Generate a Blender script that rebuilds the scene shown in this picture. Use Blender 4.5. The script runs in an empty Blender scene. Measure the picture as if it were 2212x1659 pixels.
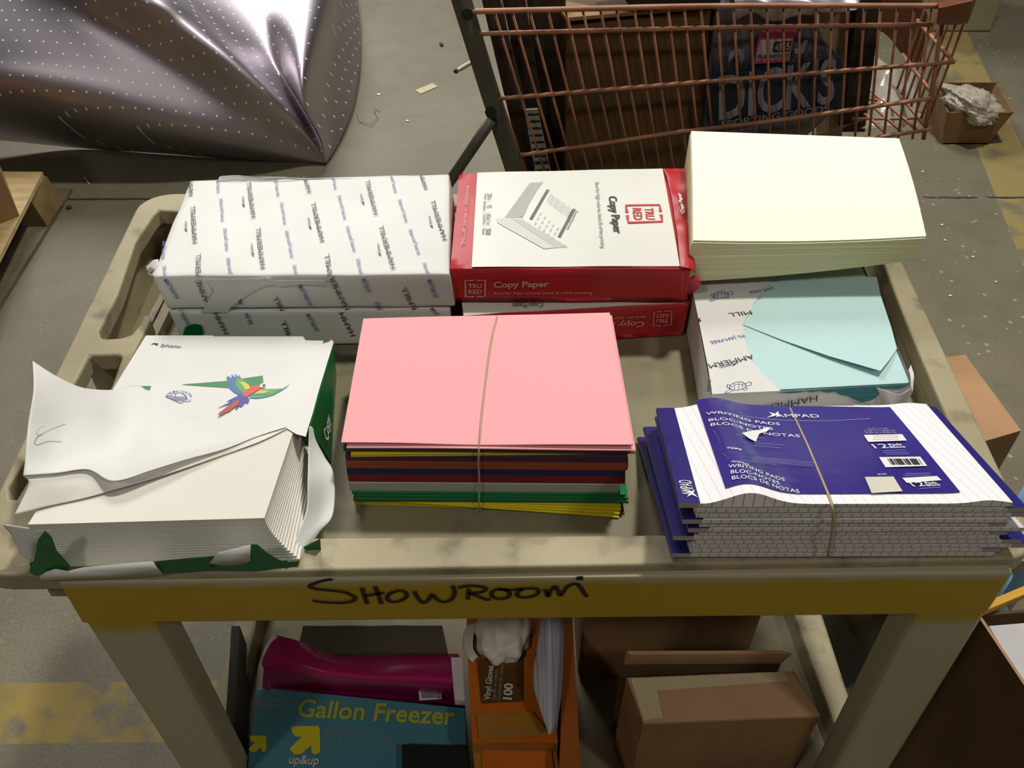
import bpy, bmesh, math, random
import numpy as np
from mathutils import Vector, noise as mnoise
random.seed(7)
COL = bpy.context.scene.collection
V = lambda *a: np.array(a, float)

# ------------------------------------------------------------------ camera model
W, H = 2212, 1659
FPX = 1863.29
CP = V(-.0266, -.5916, 1.4928)
PITCH, YAW, ROLL = .7369, .0243, .0107
_fw = V(math.sin(YAW)*math.cos(PITCH), math.cos(YAW)*math.cos(PITCH), -math.sin(PITCH))
_r = V(math.cos(YAW), -math.sin(YAW), 0)
_u = np.cross(_r, _fw)
CR = math.cos(ROLL)*_r + math.sin(ROLL)*_u
CU = -math.sin(ROLL)*_r + math.cos(ROLL)*_u
def ray(x, y): return _fw + (x-W/2)/FPX*CR - (y-H/2)/FPX*CU
def pz(x, y, z):
    d = ray(x, y); return CP + d*(z-CP[2])/d[2]
def py(x, y, Y):
    d = ray(x, y); return CP + d*(Y-CP[1])/d[1]
def ppl(x, y, p0, n):
    d = ray(x, y); return CP + d*np.dot(p0-CP, n)/np.dot(d, n)
def pj(P):
    d = P-CP; z = d@_fw
    return V(W/2+FPX*(d@CR)/z, H/2-FPX*(d@CU)/z)

# ------------------------------------------------------------------ materials
def lin(h):
    h = h.lstrip('#'); o = []
    for i in (0, 2, 4):
        c = int(h[i:i+2], 16)/255
        o.append(c/12.92 if c <= .04045 else ((c+.055)/1.055)**2.4)
    return (*o, 1)
MATS = {}
def nd(nt, t, **k):
    n = nt.nodes.new(t)
    for a, b in k.items():
        if a.startswith('i_'): n.inputs[a[2:].replace('_', ' ')].default_value = b
        else: setattr(n, a, b)
    return n
def base(name):
    m = bpy.data.materials.new(name); m.use_nodes = True
    nt = m.node_tree; b = nt.nodes['Principled BSDF']
    MATS[name] = m
    return m, nt, b
def mat(name, c, rough=.6, metal=0, c2=None, scale=30, amt=.5, bump=0, bscale=None, stretch=(1, 1, 1), alpha=None, spec=.5, detail=5, lo=.35, hi=.65, trans=0):
    if name in MATS: return MATS[name]
    m, nt, b = base(name)
    b.inputs['Roughness'].default_value = rough
    b.inputs['Metallic'].default_value = metal
    b.inputs['Specular IOR Level'].default_value = spec
    if trans: b.inputs['Transmission Weight'].default_value = trans
    tc = nd(nt, 'ShaderNodeTexCoord')
    mp = nd(nt, 'ShaderNodeMapping'); mp.inputs['Scale'].default_value = stretch
    nt.links.new(tc.outputs['Object'], mp.inputs['Vector'])
    n1 = nd(nt, 'ShaderNodeTexNoise', i_Scale=scale, i_Detail=detail)
    nt.links.new(mp.outputs[0], n1.inputs['Vector'])
    r = nd(nt, 'ShaderNodeValToRGB')
    r.color_ramp.elements[0].position = lo; r.color_ramp.elements[1].position = hi
    A = lin(c); B = lin(c2) if c2 else tuple(min(1, x*(.93)) for x in A[:3])+(1,)
    r.color_ramp.elements[0].color = A; r.color_ramp.elements[1].color = B
    nt.links.new(n1.outputs['Fac'], r.inputs[0]); nt.links.new(r.outputs[0], b.inputs['Base Color'])
    if bump:
        n2 = nd(nt, 'ShaderNodeTexNoise', i_Scale=bscale or scale*3, i_Detail=4)
        nt.links.new(mp.outputs[0], n2.inputs['Vector'])
        bp = nd(nt, 'ShaderNodeBump', i_Strength=bump, i_Distance=.002)
        nt.links.new(n2.outputs['Fac'], bp.inputs['Height']); nt.links.new(bp.outputs[0], b.inputs['Normal'])
    if alpha is not None: b.inputs['Alpha'].default_value = alpha
    return m
def edge_mat(name, c, c2):   # cut edges of many sheets: fine horizontal lines
    return mat(name, c, .8, c2=c2, scale=1, stretch=(3, 3, 900), bump=.25, bscale=1, lo=.3, hi=.7, detail=2)

PAPER = mat('white_paper', '#ddd9cf', .75, c2='#d8d4c9', scale=6, bump=.05, bscale=25)
WRAPW = mat('white_wrapper', '#d9d7d3', .5, c2='#d1cfcb', scale=8, bump=.12, bscale=22)
GREEN = mat('green_wrapper', '#0c6a34', .35, c2='#0a5a2b', scale=14, bump=.1)
RED = mat('red_wrapper', '#bb2227', .42, c2='#a81c22', scale=12, bump=.15, bscale=40)
INKK = mat('black_ink', '#2b2b30', .6)
INKB = mat('blue_ink', '#5a5fa8', .6)
INKG = mat('grey_ink', '#8b8c86', .6)
INKLG = mat('light_grey_ink', '#c2c3bd', .6)
INKW = mat('white_ink', '#e9e7ea', .5)
INKP = mat('pale_red_ink', '#dd9a98', .5)
INKR = mat('red_ink', '#c4333a', .5)
INKGR = mat('green_ink', '#1c7a3c', .5)

# ------------------------------------------------------------------ mesh builder
def tag(o, label=None, cat=None, group=None, kind=None):
    if label: o['label'] = label
    if cat: o['category'] = cat
    if group: o['group'] = group
    if kind: o['kind'] = kind
    return o
def thing(name, loc, label, cat, group=None):
    o = bpy.data.objects.new(name, None); o.empty_display_size = .05
    o.location = loc; COL.objects.link(o); tag(o, label, cat, group); o['_l'] = list(map(float, loc))
    return o
def wloc(p):
    a = V(0, 0, 0)
    while p is not None:
        a = a + V(*p.get('_l', (0, 0, 0))); p = p.parent
    return a
class MB:
    def __init__(s): s.v = []; s.f = []; s.m = []; s.mats = []; s.uv = None
    def mi(s, m):
        if m not in s.mats: s.mats.append(m)
        return s.mats.index(m)
    def add(s, vs, fs, m):
        o = len(s.v); s.v += [V(*p) for p in vs]; k = s.mi(m)
        for f in fs: s.f.append([i+o for i in f]); s.m.append(k)
    def box(s, lo, hi, m, R=None, c=None):
        P = [V((lo, hi)[i][0], (lo, hi)[j][1], (lo, hi)[k][2]) for k in (0, 1) for j in (0, 1) for i in (0, 1)]
        if R is not None: P = [R@p + c for p in P]
        s.add(P, [(0, 2, 3, 1), (4, 5, 7, 6), (0, 1, 5, 4), (2, 6, 7, 3), (0, 4, 6, 2), (1, 3, 7, 5)], m)
    def hexa(s, top, bot, m, mtop=None):   # top: BL,BR,FR,FL ; bot the same
        v = list(top)+list(bot)
        s.add(v, [(3, 2, 1, 0)], mtop or m)
        s.add(v, [(4, 5, 6, 7), (0, 1, 5, 4), (1, 2, 6, 5), (2, 3, 7, 6), (3, 0, 4, 7)], m)
    def tube(s, pts, r, m, seg=8, closed=False, flat=1):
        pts = [V(*p) for p in pts]; n = len(pts); vs = []; up = None
        for i, p in enumerate(pts):
            a = pts[(i-1) % n] if (i or closed) else p; b = pts[(i+1) % n] if (i < n-1 or closed) else p
            d = b-a; d = d/(np.linalg.norm(d)+1e-12)
            if up is None:
                up = np.cross(d, V(0, 0, 1)) if abs(d[2]) < .9 else np.cross(d, V(0, 1, 0))
            x = up - d*np.dot(up, d); x = x/(np.linalg.norm(x)+1e-12); up = x; y = np.cross(d, x)
            rr = r[i] if isinstance(r, (list, tuple)) else r
            for k in range(seg):
                t = 2*math.pi*k/seg; vs.append(p + rr*(math.cos(t)*x + math.sin(t)*y*flat))
        fs = []
        for i in range(n if closed else n-1):
            for k in range(seg):
                a = i*seg; b = ((i+1) % n)*seg
                fs.append((a+k, a+(k+1) % seg, b+(k+1) % seg, b+k))
        if not closed: fs += [tuple(range(seg))[::-1], tuple(range((n-1)*seg, n*seg))]
        s.add(vs, fs, m)
    def grid(s, G, m, flip=False):
        R = len(G); C = len(G[0]); vs = [p for row in G for p in row]; fs = []
        for i in range(R-1):
            for j in range(C-1):
                q = (i*C+j, i*C+j+1, (i+1)*C+j+1, (i+1)*C+j)
                fs.append(q[::-1] if flip else q)
        s.add(vs, fs, m)
    def plate(s, outer, holes, z0, z1, m):
        bm = bmesh.new(); E = []; loops = []
        for lp in [outer]+holes:
            vv = [bm.verts.new((p[0], p[1], 0)) for p in lp]; loops.append(vv)
            for i in range(len(vv)): E.append(bm.edges.new((vv[i], vv[(i+1) % len(vv)])))
        bmesh.ops.triangle_fill(bm, use_beauty=True, use_dissolve=False, edges=E)
        bm.verts.index_update(); n = len(bm.verts)
        vs = [(v.co.x, v.co.y, z1) for v in bm.verts]+[(v.co.x, v.co.y, z0) for v in bm.verts]
        fs = []
        for f in bm.faces:
            ids = [v.index for v in f.verts]
            if f.normal.z < 0: ids = ids[::-1]
            fs.append(ids); fs.append([i+n for i in ids[::-1]])
        for li, lp in enumerate(loops):
            ids = [v.index for v in lp]
            A = sum(lp[i].co.x*lp[(i+1) % len(lp)].co.y-lp[(i+1) % len(lp)].co.x*lp[i].co.y for i in range(len(lp)))
            if (A > 0) != (li == 0): ids = ids[::-1]
            for i in range(len(ids)):
                a, b = ids[i], ids[(i+1) % len(ids)]
                fs.append([a+n, b+n, b, a])
        bm.free(); s.add(vs, fs, m)
    def build(s, name, parent=None, smooth=False, bevel=0, solid=0, sub=0, kind=None, label=None, cat=None, group=None, segs=2):
        me = bpy.data.meshes.new(name)
        if parent is None:
            a = np.array(s.v); lo = a.min(0); hi = a.max(0); o0 = V((lo[0]+hi[0])/2, (lo[1]+hi[1])/2, lo[2])
        else: o0 = wloc(parent)
        me.from_pydata([tuple(p-o0) for p in s.v], [], [tuple(f) for f in s.f])
        for m in s.mats: me.materials.append(m)
        me.polygons.foreach_set('material_index', s.m)
        if s.uv:
            ul = me.uv_layers.new(name='UVMap')
            for l in me.loops: ul.data[l.index].uv = s.uv[l.vertex_index]
        me.update(); me.validate()
        if smooth: me.polygons.foreach_set('use_smooth', [True]*len(me.polygons))
        ob = bpy.data.objects.new(name, me); COL.objects.link(ob)
        if parent is None: ob.location = o0; ob['_l'] = list(map(float, o0))
        else: ob.parent = parent
        if sub:
            q = ob.modifiers.new('s', 'SUBSURF'); q.levels = q.render_levels = sub
        if solid:
            q = ob.modifiers.new('t', 'SOLIDIFY'); q.thickness = solid; q.offset = 0
        if bevel:
            q = ob.modifiers.new('b', 'BEVEL'); q.width = bevel; q.segments = segs; q.limit_method = 'ANGLE'; q.angle_limit = .6
            q.harden_normals = False
        tag(ob, label, cat, group, kind)
        return ob

def cr(P, t):   # Catmull-Rom through control points
    n = len(P)-1; x = min(max(t, 0), 1)*n; i = min(int(x), n-1); f = x-i
    p0 = P[max(i-1, 0)]; p1 = P[i]; p2 = P[i+1]; p3 = P[min(i+2, n)]
    return .5*((2*p1)+(-p0+p2)*f+(2*p0-5*p1+4*p2-p3)*f*f+(-p0+3*p1-3*p2+p3)*f**3)
def smooth_grid(rows, nu, nv, ns=0, nsc=8, seed=0):   # rows of control points -> dense grid
    out = []
    for a in range(nv+1):
        ctrl = [cr([r[k] for r in rows], a/nv) for k in range(len(rows[0]))] if len(rows) > 1 else rows[0]
        row = []
        for b in range(nu+1):
            p = cr(ctrl, b/nu)
            if ns: p = p + V(0, 0, 1)*ns*mnoise.noise(Vector(p*nsc)+Vector((seed, 0, 0)))
            row.append(p)
        out.append(row)
    return out
def rpx(pts): return [pz(*p) for p in pts]

class Surf:   # a four-cornered sheet: t=0 near edge, t=1 far edge
    def __init__(s, BL, BR, FR, FL, disp=None):
        s.c = [V(*p) for p in (BL, BR, FR, FL)]; s.disp = disp
        n = np.cross(s.c[2]-s.c[3], s.c[0]-s.c[3]); s.n = n/np.linalg.norm(n)
    def __call__(s, a, b, e=0):
        BL, BR, FR, FL = s.c
        p = (FL*(1-a)+FR*a)*(1-b)+(BL*(1-a)+BR*a)*b
        return p + s.n*((s.disp(a, b) if s.disp else 0)+e)
    def _newt(s, F, tgt):
        a = V(.5, .5); h = 1e-4
        for _ in range(12):
            f = F(*a)-tgt
            J = np.stack([(F(a[0]+h, a[1])-F(a[0]-h, a[1]))/(2*h), (F(a[0], a[1]+h)-F(a[0], a[1]-h))/(2*h)], 1)
            st = np.linalg.lstsq(J, -f, rcond=None)[0]; a = a+st
            if abs(st).max() < 1e-6: break
        return a
    def st(s, x, y): return s._newt(lambda a, b: pj(s(a, b)), V(x, y))
    def px(s, x, y, e=0): return s(*s.st(x, y), e)
    def stw(s, Q):
        BL, BR, FR, FL = s.c; a = V(.5, .5)
        for _ in range(4):
            p = (FL*(1-a[0])+FR*a[0])*(1-a[1])+(BL*(1-a[0])+BR*a[0])*a[1]
            J = np.stack([(FR-FL)*(1-a[1])+(BR-BL)*a[1], (BL-FL)*(1-a[0])+(BR-FR)*a[0]], 1)
            a = a+np.linalg.lstsq(J, Q-p, rcond=None)[0]
        return a
    def proj(s, Q, e): return s(*s.stw(Q), e)

def slab(mb, S, down, nx, ny, nz, mt, ms, wr=0, wsc=18, seed=0, ms_right=None, ms_left=None, shear=V(0, 0, 0), bot=None):
    idx = {}; vs = []; down = V(*down) if not np.isscalar(down) else -S.n*down
    def g(i, j, k):
        if (i, j, k) not in idx:
            p = S(i/nx, j/ny) if k == 0 else S(i/nx, j/ny)+(down+shear)*k/nz
            if bot is not None and k: p = S(i/nx, j/ny)*(1-k/nz)+bot(i/nx, j/ny)*k/nz
            if wr:
                q = Vector(p*wsc)+Vector((seed, seed*2, 0))
                p = p + V(mnoise.noise(q), mnoise.noise(q+Vector((9, 0, 0))), mnoise.noise(q+Vector((0, 9, 0))))*wr
            idx[(i, j, k)] = len(vs); vs.append(p)
        return idx[(i, j, k)]
    T = []; B = []; Rr = []; Ll = []
    for i in range(nx):
        for j in range(ny):
            T.append((g(i, j, 0), g(i+1, j, 0), g(i+1, j+1, 0), g(i, j+1, 0)))
            B.append((g(i, j, nz), g(i, j+1, nz), g(i+1, j+1, nz), g(i+1, j, nz)))
    for k in range(nz):
        for i in range(nx):
            B.append((g(i, 0, k), g(i, 0, k+1), g(i+1, 0, k+1), g(i+1, 0, k)))
            B.append((g(i, ny, k), g(i+1, ny, k), g(i+1, ny, k+1), g(i, ny, k+1)))
        for j in range(ny):
            Ll.append((g(0, j, k), g(0, j+1, k), g(0, j+1, k+1), g(0, j, k+1)))
            Rr.append((g(nx, j, k), g(nx, j, k+1), g(nx, j+1, k+1), g(nx, j+1, k)))
    o = len(mb.v); mb.v += vs
    for L, m in ((T, mt), (B, ms), (Rr, ms_right or ms), (Ll, ms_left or ms)):
        k = mb.mi(m)
        for f in L: mb.f.append([q+o for q in f]); mb.m.append(k)

# ------------------------------------------------------------------ writing
_tc = {}
def text_mesh(txt, bold=0, sp=1):
    key = (txt, bold, sp)
    if key in _tc: return _tc[key]
    cu = bpy.data.curves.new('t', 'FONT'); cu.body = txt; cu.size = 1; cu.offset = bold; cu.resolution_u = 3; cu.space_character = sp
    ob = bpy.data.objects.new('t', cu); COL.objects.link(ob)
    dg = bpy.context.evaluated_depsgraph_get(); me = bpy.data.meshes.new_from_object(ob.evaluated_get(dg))
    vs = np.array([v.co[:2] for v in me.vertices]); fs = [tuple(p.vertices) for p in me.polygons]
    bpy.data.objects.remove(ob); bpy.data.curves.remove(cu); bpy.data.meshes.remove(me)
    _tc[key] = (vs, fs); return _tc[key]
def text(mb, S, txt, p0, p1, h, m, bold=.0, e=.0005, mirror=False, sp=1, clip=None):
    """baseline from pixel p0 to pixel p1 on surface S; h = capital height in metres"""
    vs, fs = text_mesh(txt, bold, sp)
    P0 = S.px(*p0); P1 = S.px(*p1); w = np.linalg.norm(P1-P0); ex = (P1-P0)/w; ey = np.cross(S.n, ex)
    x0, x1 = vs[:, 0].min(), vs[:, 0].max(); sx = w/(x1-x0); sy = h/.7
    out = [S.proj(P0+ex*(v[0]-x0)*sx+ey*v[1]*sy, e) for v in vs]
    if clip: fs = [f for f in fs if all(clip(*pj(out[i])) for i in f)]
    fl = []
    for f in fs:
        a, b, c = out[f[0]], out[f[1]], out[f[2]]
        fl.append(f if np.dot(np.cross(b-a, c-a), S.n) > 0 else f[::-1])
    mb.add(out, fl, m)
def poly(mb, S, pts, m, e=.0004):   # filled polygon traced on a surface; ear-clipped
    P = [S.px(p[0], p[1], e+(p[2] if len(p) > 2 else 0)) for p in pts]
    fillp(mb, P, S.n, m)
def fillp(mb, P, n, m):
    ax = np.argmax(abs(n)); k = [i for i in range(3) if i != ax]
    bm = bmesh.new(); vv = [bm.verts.new((p[k[0]], p[k[1]], 0)) for p in P]
    for i in range(len(vv)): bm.edges.new((vv[i], vv[(i+1) % len(vv)]))
    bmesh.ops.triangle_fill(bm, use_beauty=True, use_dissolve=False, edges=bm.edges[:])
    bm.verts.index_update(); fl = []
    for f in bm.faces:
        i = [v.index for v in f.verts]
        c = np.cross(P[i[1]]-P[i[0]], P[i[2]]-P[i[0]])
        fl.append(i if np.dot(c, n) > 0 else i[::-1])
    bm.free(); mb.add(P, fl, m)
def stroke(mb, S, pts, w, m, e=.0006, step=6, smooth=True):   # pen line of width w
    q = [V(*p) for p in pts]
    if smooth and len(q) > 2:
        n = (len(q)-1)*step; q = [cr(q, i/n) for i in range(n+1)]
    P = [S.px(a[0], a[1], e) for a in q]; vs = []
    for i, p in enumerate(P):
        d = P[min(i+1, len(P)-1)]-P[max(i-1, 0)]; d = d/(np.linalg.norm(d)+1e-12); x = np.cross(S.n, d)*w/2
        vs += [p-x, p+x]
    mb.add(vs, [(2*i, 2*i+2, 2*i+3, 2*i+1) for i in range(len(P)-1)], m)
#PART2
# ================================================================== FLOOR
def floor_material():
    m, nt, b = base('concrete_floor'); L = nt.links.new
    tc = nd(nt, 'ShaderNodeTexCoord'); ge = nd(nt, 'ShaderNodeNewGeometry'); sp = nd(nt, 'ShaderNodeSeparateXYZ'); L(ge.outputs['Position'], sp.inputs[0])
    def noise(s, d=6): 
        n = nd(nt, 'ShaderNodeTexNoise', i_Scale=s, i_Detail=d); L(tc.outputs['Object'], n.inputs['Vector']); return n.outputs['Fac']
    def ramp(f, lo, hi, a=0, c=1):
        r = nd(nt, 'ShaderNodeMapRange'); r.inputs['From Min'].default_value = lo; r.inputs['From Max'].default_value = hi
        r.inputs['To Min'].default_value = a; r.inputs['To Max'].default_value = c; L(f, r.inputs['Value']); return r.outputs[0]
    def mth(op, a, c=None):
        n = nd(nt, 'ShaderNodeMath', operation=op)
        for i, q in enumerate((a, c)):
            if q is None: continue
            if isinstance(q, (int, float)): n.inputs[i].default_value = q
            else: L(q, n.inputs[i])
        return n.outputs[0]
    def mix(f, a, c):
        n = nd(nt, 'ShaderNodeMixRGB'); L(f, n.inputs[0])
        for i, q in ((1, a), (2, c)):
            if isinstance(q, tuple): n.inputs[i].default_value = q
            else: L(q, n.inputs[i])
        return n.outputs[0]
    c = mix(ramp(noise(1.3), .35, .65), lin('#6b6551'), lin('#7a735e'))
    c = mix(ramp(noise(9), .45, .75, 0, .5), c, lin('#5d5948'))
    c = mix(ramp(noise(160, 2), .4, .6, 0, .35), c, lin('#524e40'))
    # pale aggregate showing through, mostly on the right side
    v = nd(nt, 'ShaderNodeTexVoronoi', i_Scale=28); L(tc.outputs['Object'], v.inputs['Vector'])
    sp_ = mth('MULTIPLY', mth('LESS_THAN', v.outputs['Distance'], .16), mth('GREATER_THAN', noise(11, 2), .52))
    sp_ = mth('MULTIPLY', sp_, ramp(sp.outputs['X'], .2, .9, .12, .75))
    c = mix(sp_, c, lin('#a29c8b'))
    x, y = sp.outputs['X'], sp.outputs['Y']
    # yellow painted lines, worn
    wear = ramp(noise(14, 8), .36, .5)
    l1 = mth('MULTIPLY', mth('LESS_THAN', mth('ABSOLUTE', mth('SUBTRACT', y, .178)), .058), mth('LESS_THAN', x, -.2))
    ux = mth('ADD', mth('MULTIPLY', mth('SUBTRACT', x, YLX), YLNX), mth('MULTIPLY', mth('SUBTRACT', y, YLY), YLNY))
    l2 = mth('LESS_THAN', mth('ABSOLUTE', ux), .085)
    l2 = mth('MULTIPLY', l2, mth('GREATER_THAN', x, 1))
    c = mix(mth('MULTIPLY', l1, wear), c, mix(ramp(noise(5), .4, .6), lin('#96803a'), lin('#7f6f37')))
    c = mix(mth('MULTIPLY', l2, ramp(noise(9, 8), .3, .5)), c, lin('#8f7f4e'))
    # saw-cut joints
    j = mth('LESS_THAN', mth('ABSOLUTE', mth('ADD', mth('SUBTRACT', y, YJ), mth('MULTIPLY', mth('SUBTRACT', noise(30, 2), .5), .012))), .006)
    j = mth('MULTIPLY', j, mth('GREATER_THAN', noise(6), .38))
    c = mix(j, c, lin('#2d2b22'))
    L(c, b.inputs['Base Color']); b.inputs['Roughness'].default_value = .62
    bp = nd(nt, 'ShaderNodeBump', i_Strength=.25, i_Distance=.003); L(mth('SUBTRACT', noise(45), mth('MULTIPLY', j, 2)), bp.inputs['Height']); L(bp.outputs[0], b.inputs['Normal'])
    return m
YJ = float(pz(2100, 427, 0)[1])
_a = pz(2072, 120, 0); _b = pz(2195, 400, 0); _d = (_b-_a)/np.linalg.norm(_b-_a)
YLX, YLY = float(_a[0]), float(_a[1]); YLNX, YLNY = float(-_d[1]), float(_d[0])
mb = MB(); mb.box((-9, -6, -.1), (9, 12, 0), floor_material()); mb.build('floor', kind='structure')

# small litter
def scrap(name, pts, m, th, label, cat, group=None):
    mb = MB(); P = [pz(a, c, 0) for a, c in pts]
    for p in P: p[2] = .001
    n = len(P); T = [p+V(0, 0, th) for p in P]
    fillp(mb, T, V(0, 0, 1), m); fillp(mb, P, V(0, 0, -1), m)
    A = sum(P[i][0]*P[(i+1) % n][1]-P[(i+1) % n][0]*P[i][1] for i in range(n))
    for i in range(n):
        q = [P[i], P[(i+1) % n], T[(i+1) % n], T[i]]; mb.add(q if A > 0 else q[::-1], [(0, 1, 2, 3)], m)
    mb.build(name, label=label, cat=cat, group=group)
LIT = mat('litter_paper', '#b9ad8c', .8); LITD = mat('litter_dark', '#35342a', .8); LITW = mat('litter_stick', '#d8d2c0', .7)
scrap('paper_scrap', [(897, 196), (934, 181), (946, 188), (908, 204)], LIT, .002, 'torn tan paper scrap lying on the concrete between foil bag and shopping cart', 'scrap')
mb = MB(); mb.tube([pz(984, 154, .004), pz(1000, 143, .01), pz(1018, 133, .008)], .006, LITW, 6); mb.tube([pz(983, 155, .005), pz(987, 152, .006)], .009, LITD, 6)
mb.build('paper_stick', label='white paper stick with dark tip lying beside the shopping cart frame', cat='stick')
scrap('pebble', [(949, 97), (955, 95), (958, 99), (953, 102)], LITD, .008, 'small dark pebble on the floor above the tan paper scrap', 'pebble')
scrap('pebble', [(144, 450), (152, 447), (156, 451), (147, 454)], LITD, .008, 'small dark pebble on the floor beside the wooden pallet corner', 'pebble')
scrap('wood_splinter', [(181, 385), (184, 384), (195, 399), (192, 400)], LIT, .003, 'thin pale wood splinter on the floor in the foil bag shadow', 'splinter')
mb = MB(); mb.tube([pz(770, 240, .004), pz(778, 262, .006), pz(800, 268, .01), pz(815, 250, .012), pz(808, 234, .006), pz(820, 240, .004)], .002, mat('clear_film', '#a8a695', .25, alpha=.7), 6)
mb.build('plastic_strip', label='curled clear plastic strip on the floor right of the silver foil bag', cat='plastic strip')
for i, (a, c) in enumerate([(1992, 372), (2034, 487), (1985, 470), (2040, 520), (2101, 556), (2052, 640), (2150, 610), (880, 262), (818, 205)]):
    r = 3+(i % 3)
    scrap('wood_chip', [(a-r, c), (a, c-2), (a+r, c-1), (a+1, c+2)], LITW, .002, 'pale chip scattered on the concrete floor', 'chip', 'pale chips scattered on the concrete')

# ================================================================== UTILITY CART
TZ, RZ = .80, .84
BEI = mat('cart_beige', '#a59878', .62, c2='#857a5c', scale=7, bump=.5, bscale=160, lo=.3, hi=.72)
def dirty_beige(name, c, c2, dirt, s=9):
    m, nt, b = base(name); L = nt.links.new
    tc = nd(nt, 'ShaderNodeTexCoord')
    n1 = nd(nt, 'ShaderNodeTexNoise', i_Scale=s, i_Detail=6); n2 = nd(nt, 'ShaderNodeTexNoise', i_Scale=s*2.7, i_Detail=8); n3 = nd(nt, 'ShaderNodeTexNoise', i_Scale=350, i_Detail=2)
    for n in (n1, n2, n3): L(tc.outputs['Object'], n.inputs['Vector'])
    r1 = nd(nt, 'ShaderNodeValToRGB'); r1.color_ramp.elements[0].color = lin(c); r1.color_ramp.elements[1].color = lin(c2)
    r1.color_ramp.elements[0].position = .35; r1.color_ramp.elements[1].position = .68; L(n1.outputs['Fac'], r1.inputs[0])
    r2 = nd(nt, 'ShaderNodeValToRGB'); r2.color_ramp.elements[0].position = .56; r2.color_ramp.elements[1].position = .72
    r2.color_ramp.elements[0].color = (0, 0, 0, 1); r2.color_ramp.elements[1].color = (.7, .7, .7, 1); L(n2.outputs['Fac'], r2.inputs[0])
    mx = nd(nt, 'ShaderNodeMixRGB'); L(r2.outputs[0], mx.inputs[0]); L(r1.outputs[0], mx.inputs[1]); mx.inputs[2].default_value = lin(dirt)
    L(mx.outputs[0], b.inputs['Base Color']); b.inputs['Roughness'].default_value = .6
    bp = nd(nt, 'ShaderNodeBump', i_Strength=.35, i_Distance=.001); L(n3.outputs['Fac'], bp.inputs['Height']); L(bp.outputs[0], b.inputs['Normal'])
    return m
TRAYM = dirty_beige('cart_tray_plastic', '#8c8465', '#7d7558', '#686048', 8)
RIMM = dirty_beige('cart_rim_plastic', '#a79c7d', '#8c8264', '#4d452f', 7)
LEGM = dirty_beige('cart_leg_plastic', '#b5ab8c', '#a0977a', '#8a8060', 6)
def apron_material():
    m, nt, b = base('cart_front_painted'); L = nt.links.new
    tc = nd(nt, 'ShaderNodeTexCoord'); ge = nd(nt, 'ShaderNodeNewGeometry'); sp = nd(nt, 'ShaderNodeSeparateXYZ'); L(ge.outputs['Position'], sp.inputs[0])
    n = nd(nt, 'ShaderNodeTexNoise', i_Scale=22, i_Detail=5); L(tc.outputs['Object'], n.inputs['Vector'])
    n2 = nd(nt, 'ShaderNodeTexNoise', i_Scale=8, i_Detail=4); L(tc.outputs['Object'], n2.inputs['Vector'])
    a = nd(nt, 'ShaderNodeMath', operation='MULTIPLY_ADD'); L(n.outputs['Fac'], a.inputs[0]); a.inputs[1].default_value = .012; L(sp.outputs['Z'], a.inputs[2])
    r = nd(nt, 'ShaderNodeMapRange'); L(a.outputs[0], r.inputs['Value']); r.inputs['From Min'].default_value = .824; r.inputs['From Max'].default_value = .832
    r2 = nd(nt, 'ShaderNodeMapRange'); L(a.outputs[0], r2.inputs['Value']); r2.inputs['From Min'].default_value = .744; r2.inputs['From Max'].default_value = .764; r2.inputs['To Min'].default_value = 1; r2.inputs['To Max'].default_value = 0
    mxx = nd(nt, 'ShaderNodeMath', operation='MAXIMUM'); L(r.outputs[0], mxx.inputs[0]); L(r2.outputs[0], mxx.inputs[1])
    y = nd(nt, 'ShaderNodeMixRGB'); L(n2.outputs['Fac'], y.inputs[0]); y.inputs[1].default_value = lin('#b0900f'); y.inputs[2].default_value = lin('#9c800f')
    mx = nd(nt, 'ShaderNodeMixRGB'); L(mxx.outputs[0], mx.inputs[0]); L(y.outputs[0], mx.inputs[1]); mx.inputs[2].default_value = lin('#a59c7e')
    L(mx.outputs[0], b.inputs['Base Color']); b.inputs['Roughness'].default_value = .5
    return m
APM = apron_material()
cart = thing('utility_cart', (0, .2, 0), 'beige plastic utility cart with yellow painted front edge marked SHOWROOM', 'cart')
def arc(cx, cy, r, a0, a1, n=6): return [(cx+r*math.cos(math.radians(a0+(a1-a0)*i/n)), cy+r*math.sin(math.radians(a0+(a1-a0)*i/n))) for i in range(n+1)]
outer = arc(-.470, -.080, .045, 180, 270) + arc(.446, -.082, .035, 270, 360) + arc(.497, .512, .035, 0, 90) + arc(-.500, .507, .045, 90, 180)
outer = [(x-(.0 if x > 0 else (-.02+.0*y)) if False else x, y) for x, y in outer]
P_ = lambda x, y: tuple(pz(x, y, RZ)[:2])
# interior opening: tray plus the scooped recess behind the handle bar
inner = [(.449, -.085), (.474, .2), (.508, .515), (-.44, .515)] + [P_(385, 457), P_(342, 454), P_(331, 466), P_(294, 522), P_(255, 636), P_(214, 716), P_(218, 728), P_(230, 731), P_(262, 729), P_(284, 722), P_(298, 704), P_(308, 680), P_(322, 679), P_(326, 690), (-.449, .16), (-.445, -.085)]
hole2 = [P_(193, 768), P_(256, 766), P_(262, 772), P_(240, 836), (-.478, .06), (-.478, -.02), (-.485, -.035), (-.502, -.035), (-.510, -.02), P_(168, 816)]
mb = MB(); mb.plate(outer, [inner, hole2], TZ+.016, RZ, RIMM)
mb.build('tray_rim', cart, bevel=.004, segs=3)
mb = MB(); mb.plate([(-.462, -.1), (.462, -.1), (.487, .2), (.521, .53), (-.455, .53)], [inner[:4]+[(-.449, .16), (-.445, -.085)]], TZ-.03, TZ+.0155, RIMM); mb.build('tray_wall', cart)
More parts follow.
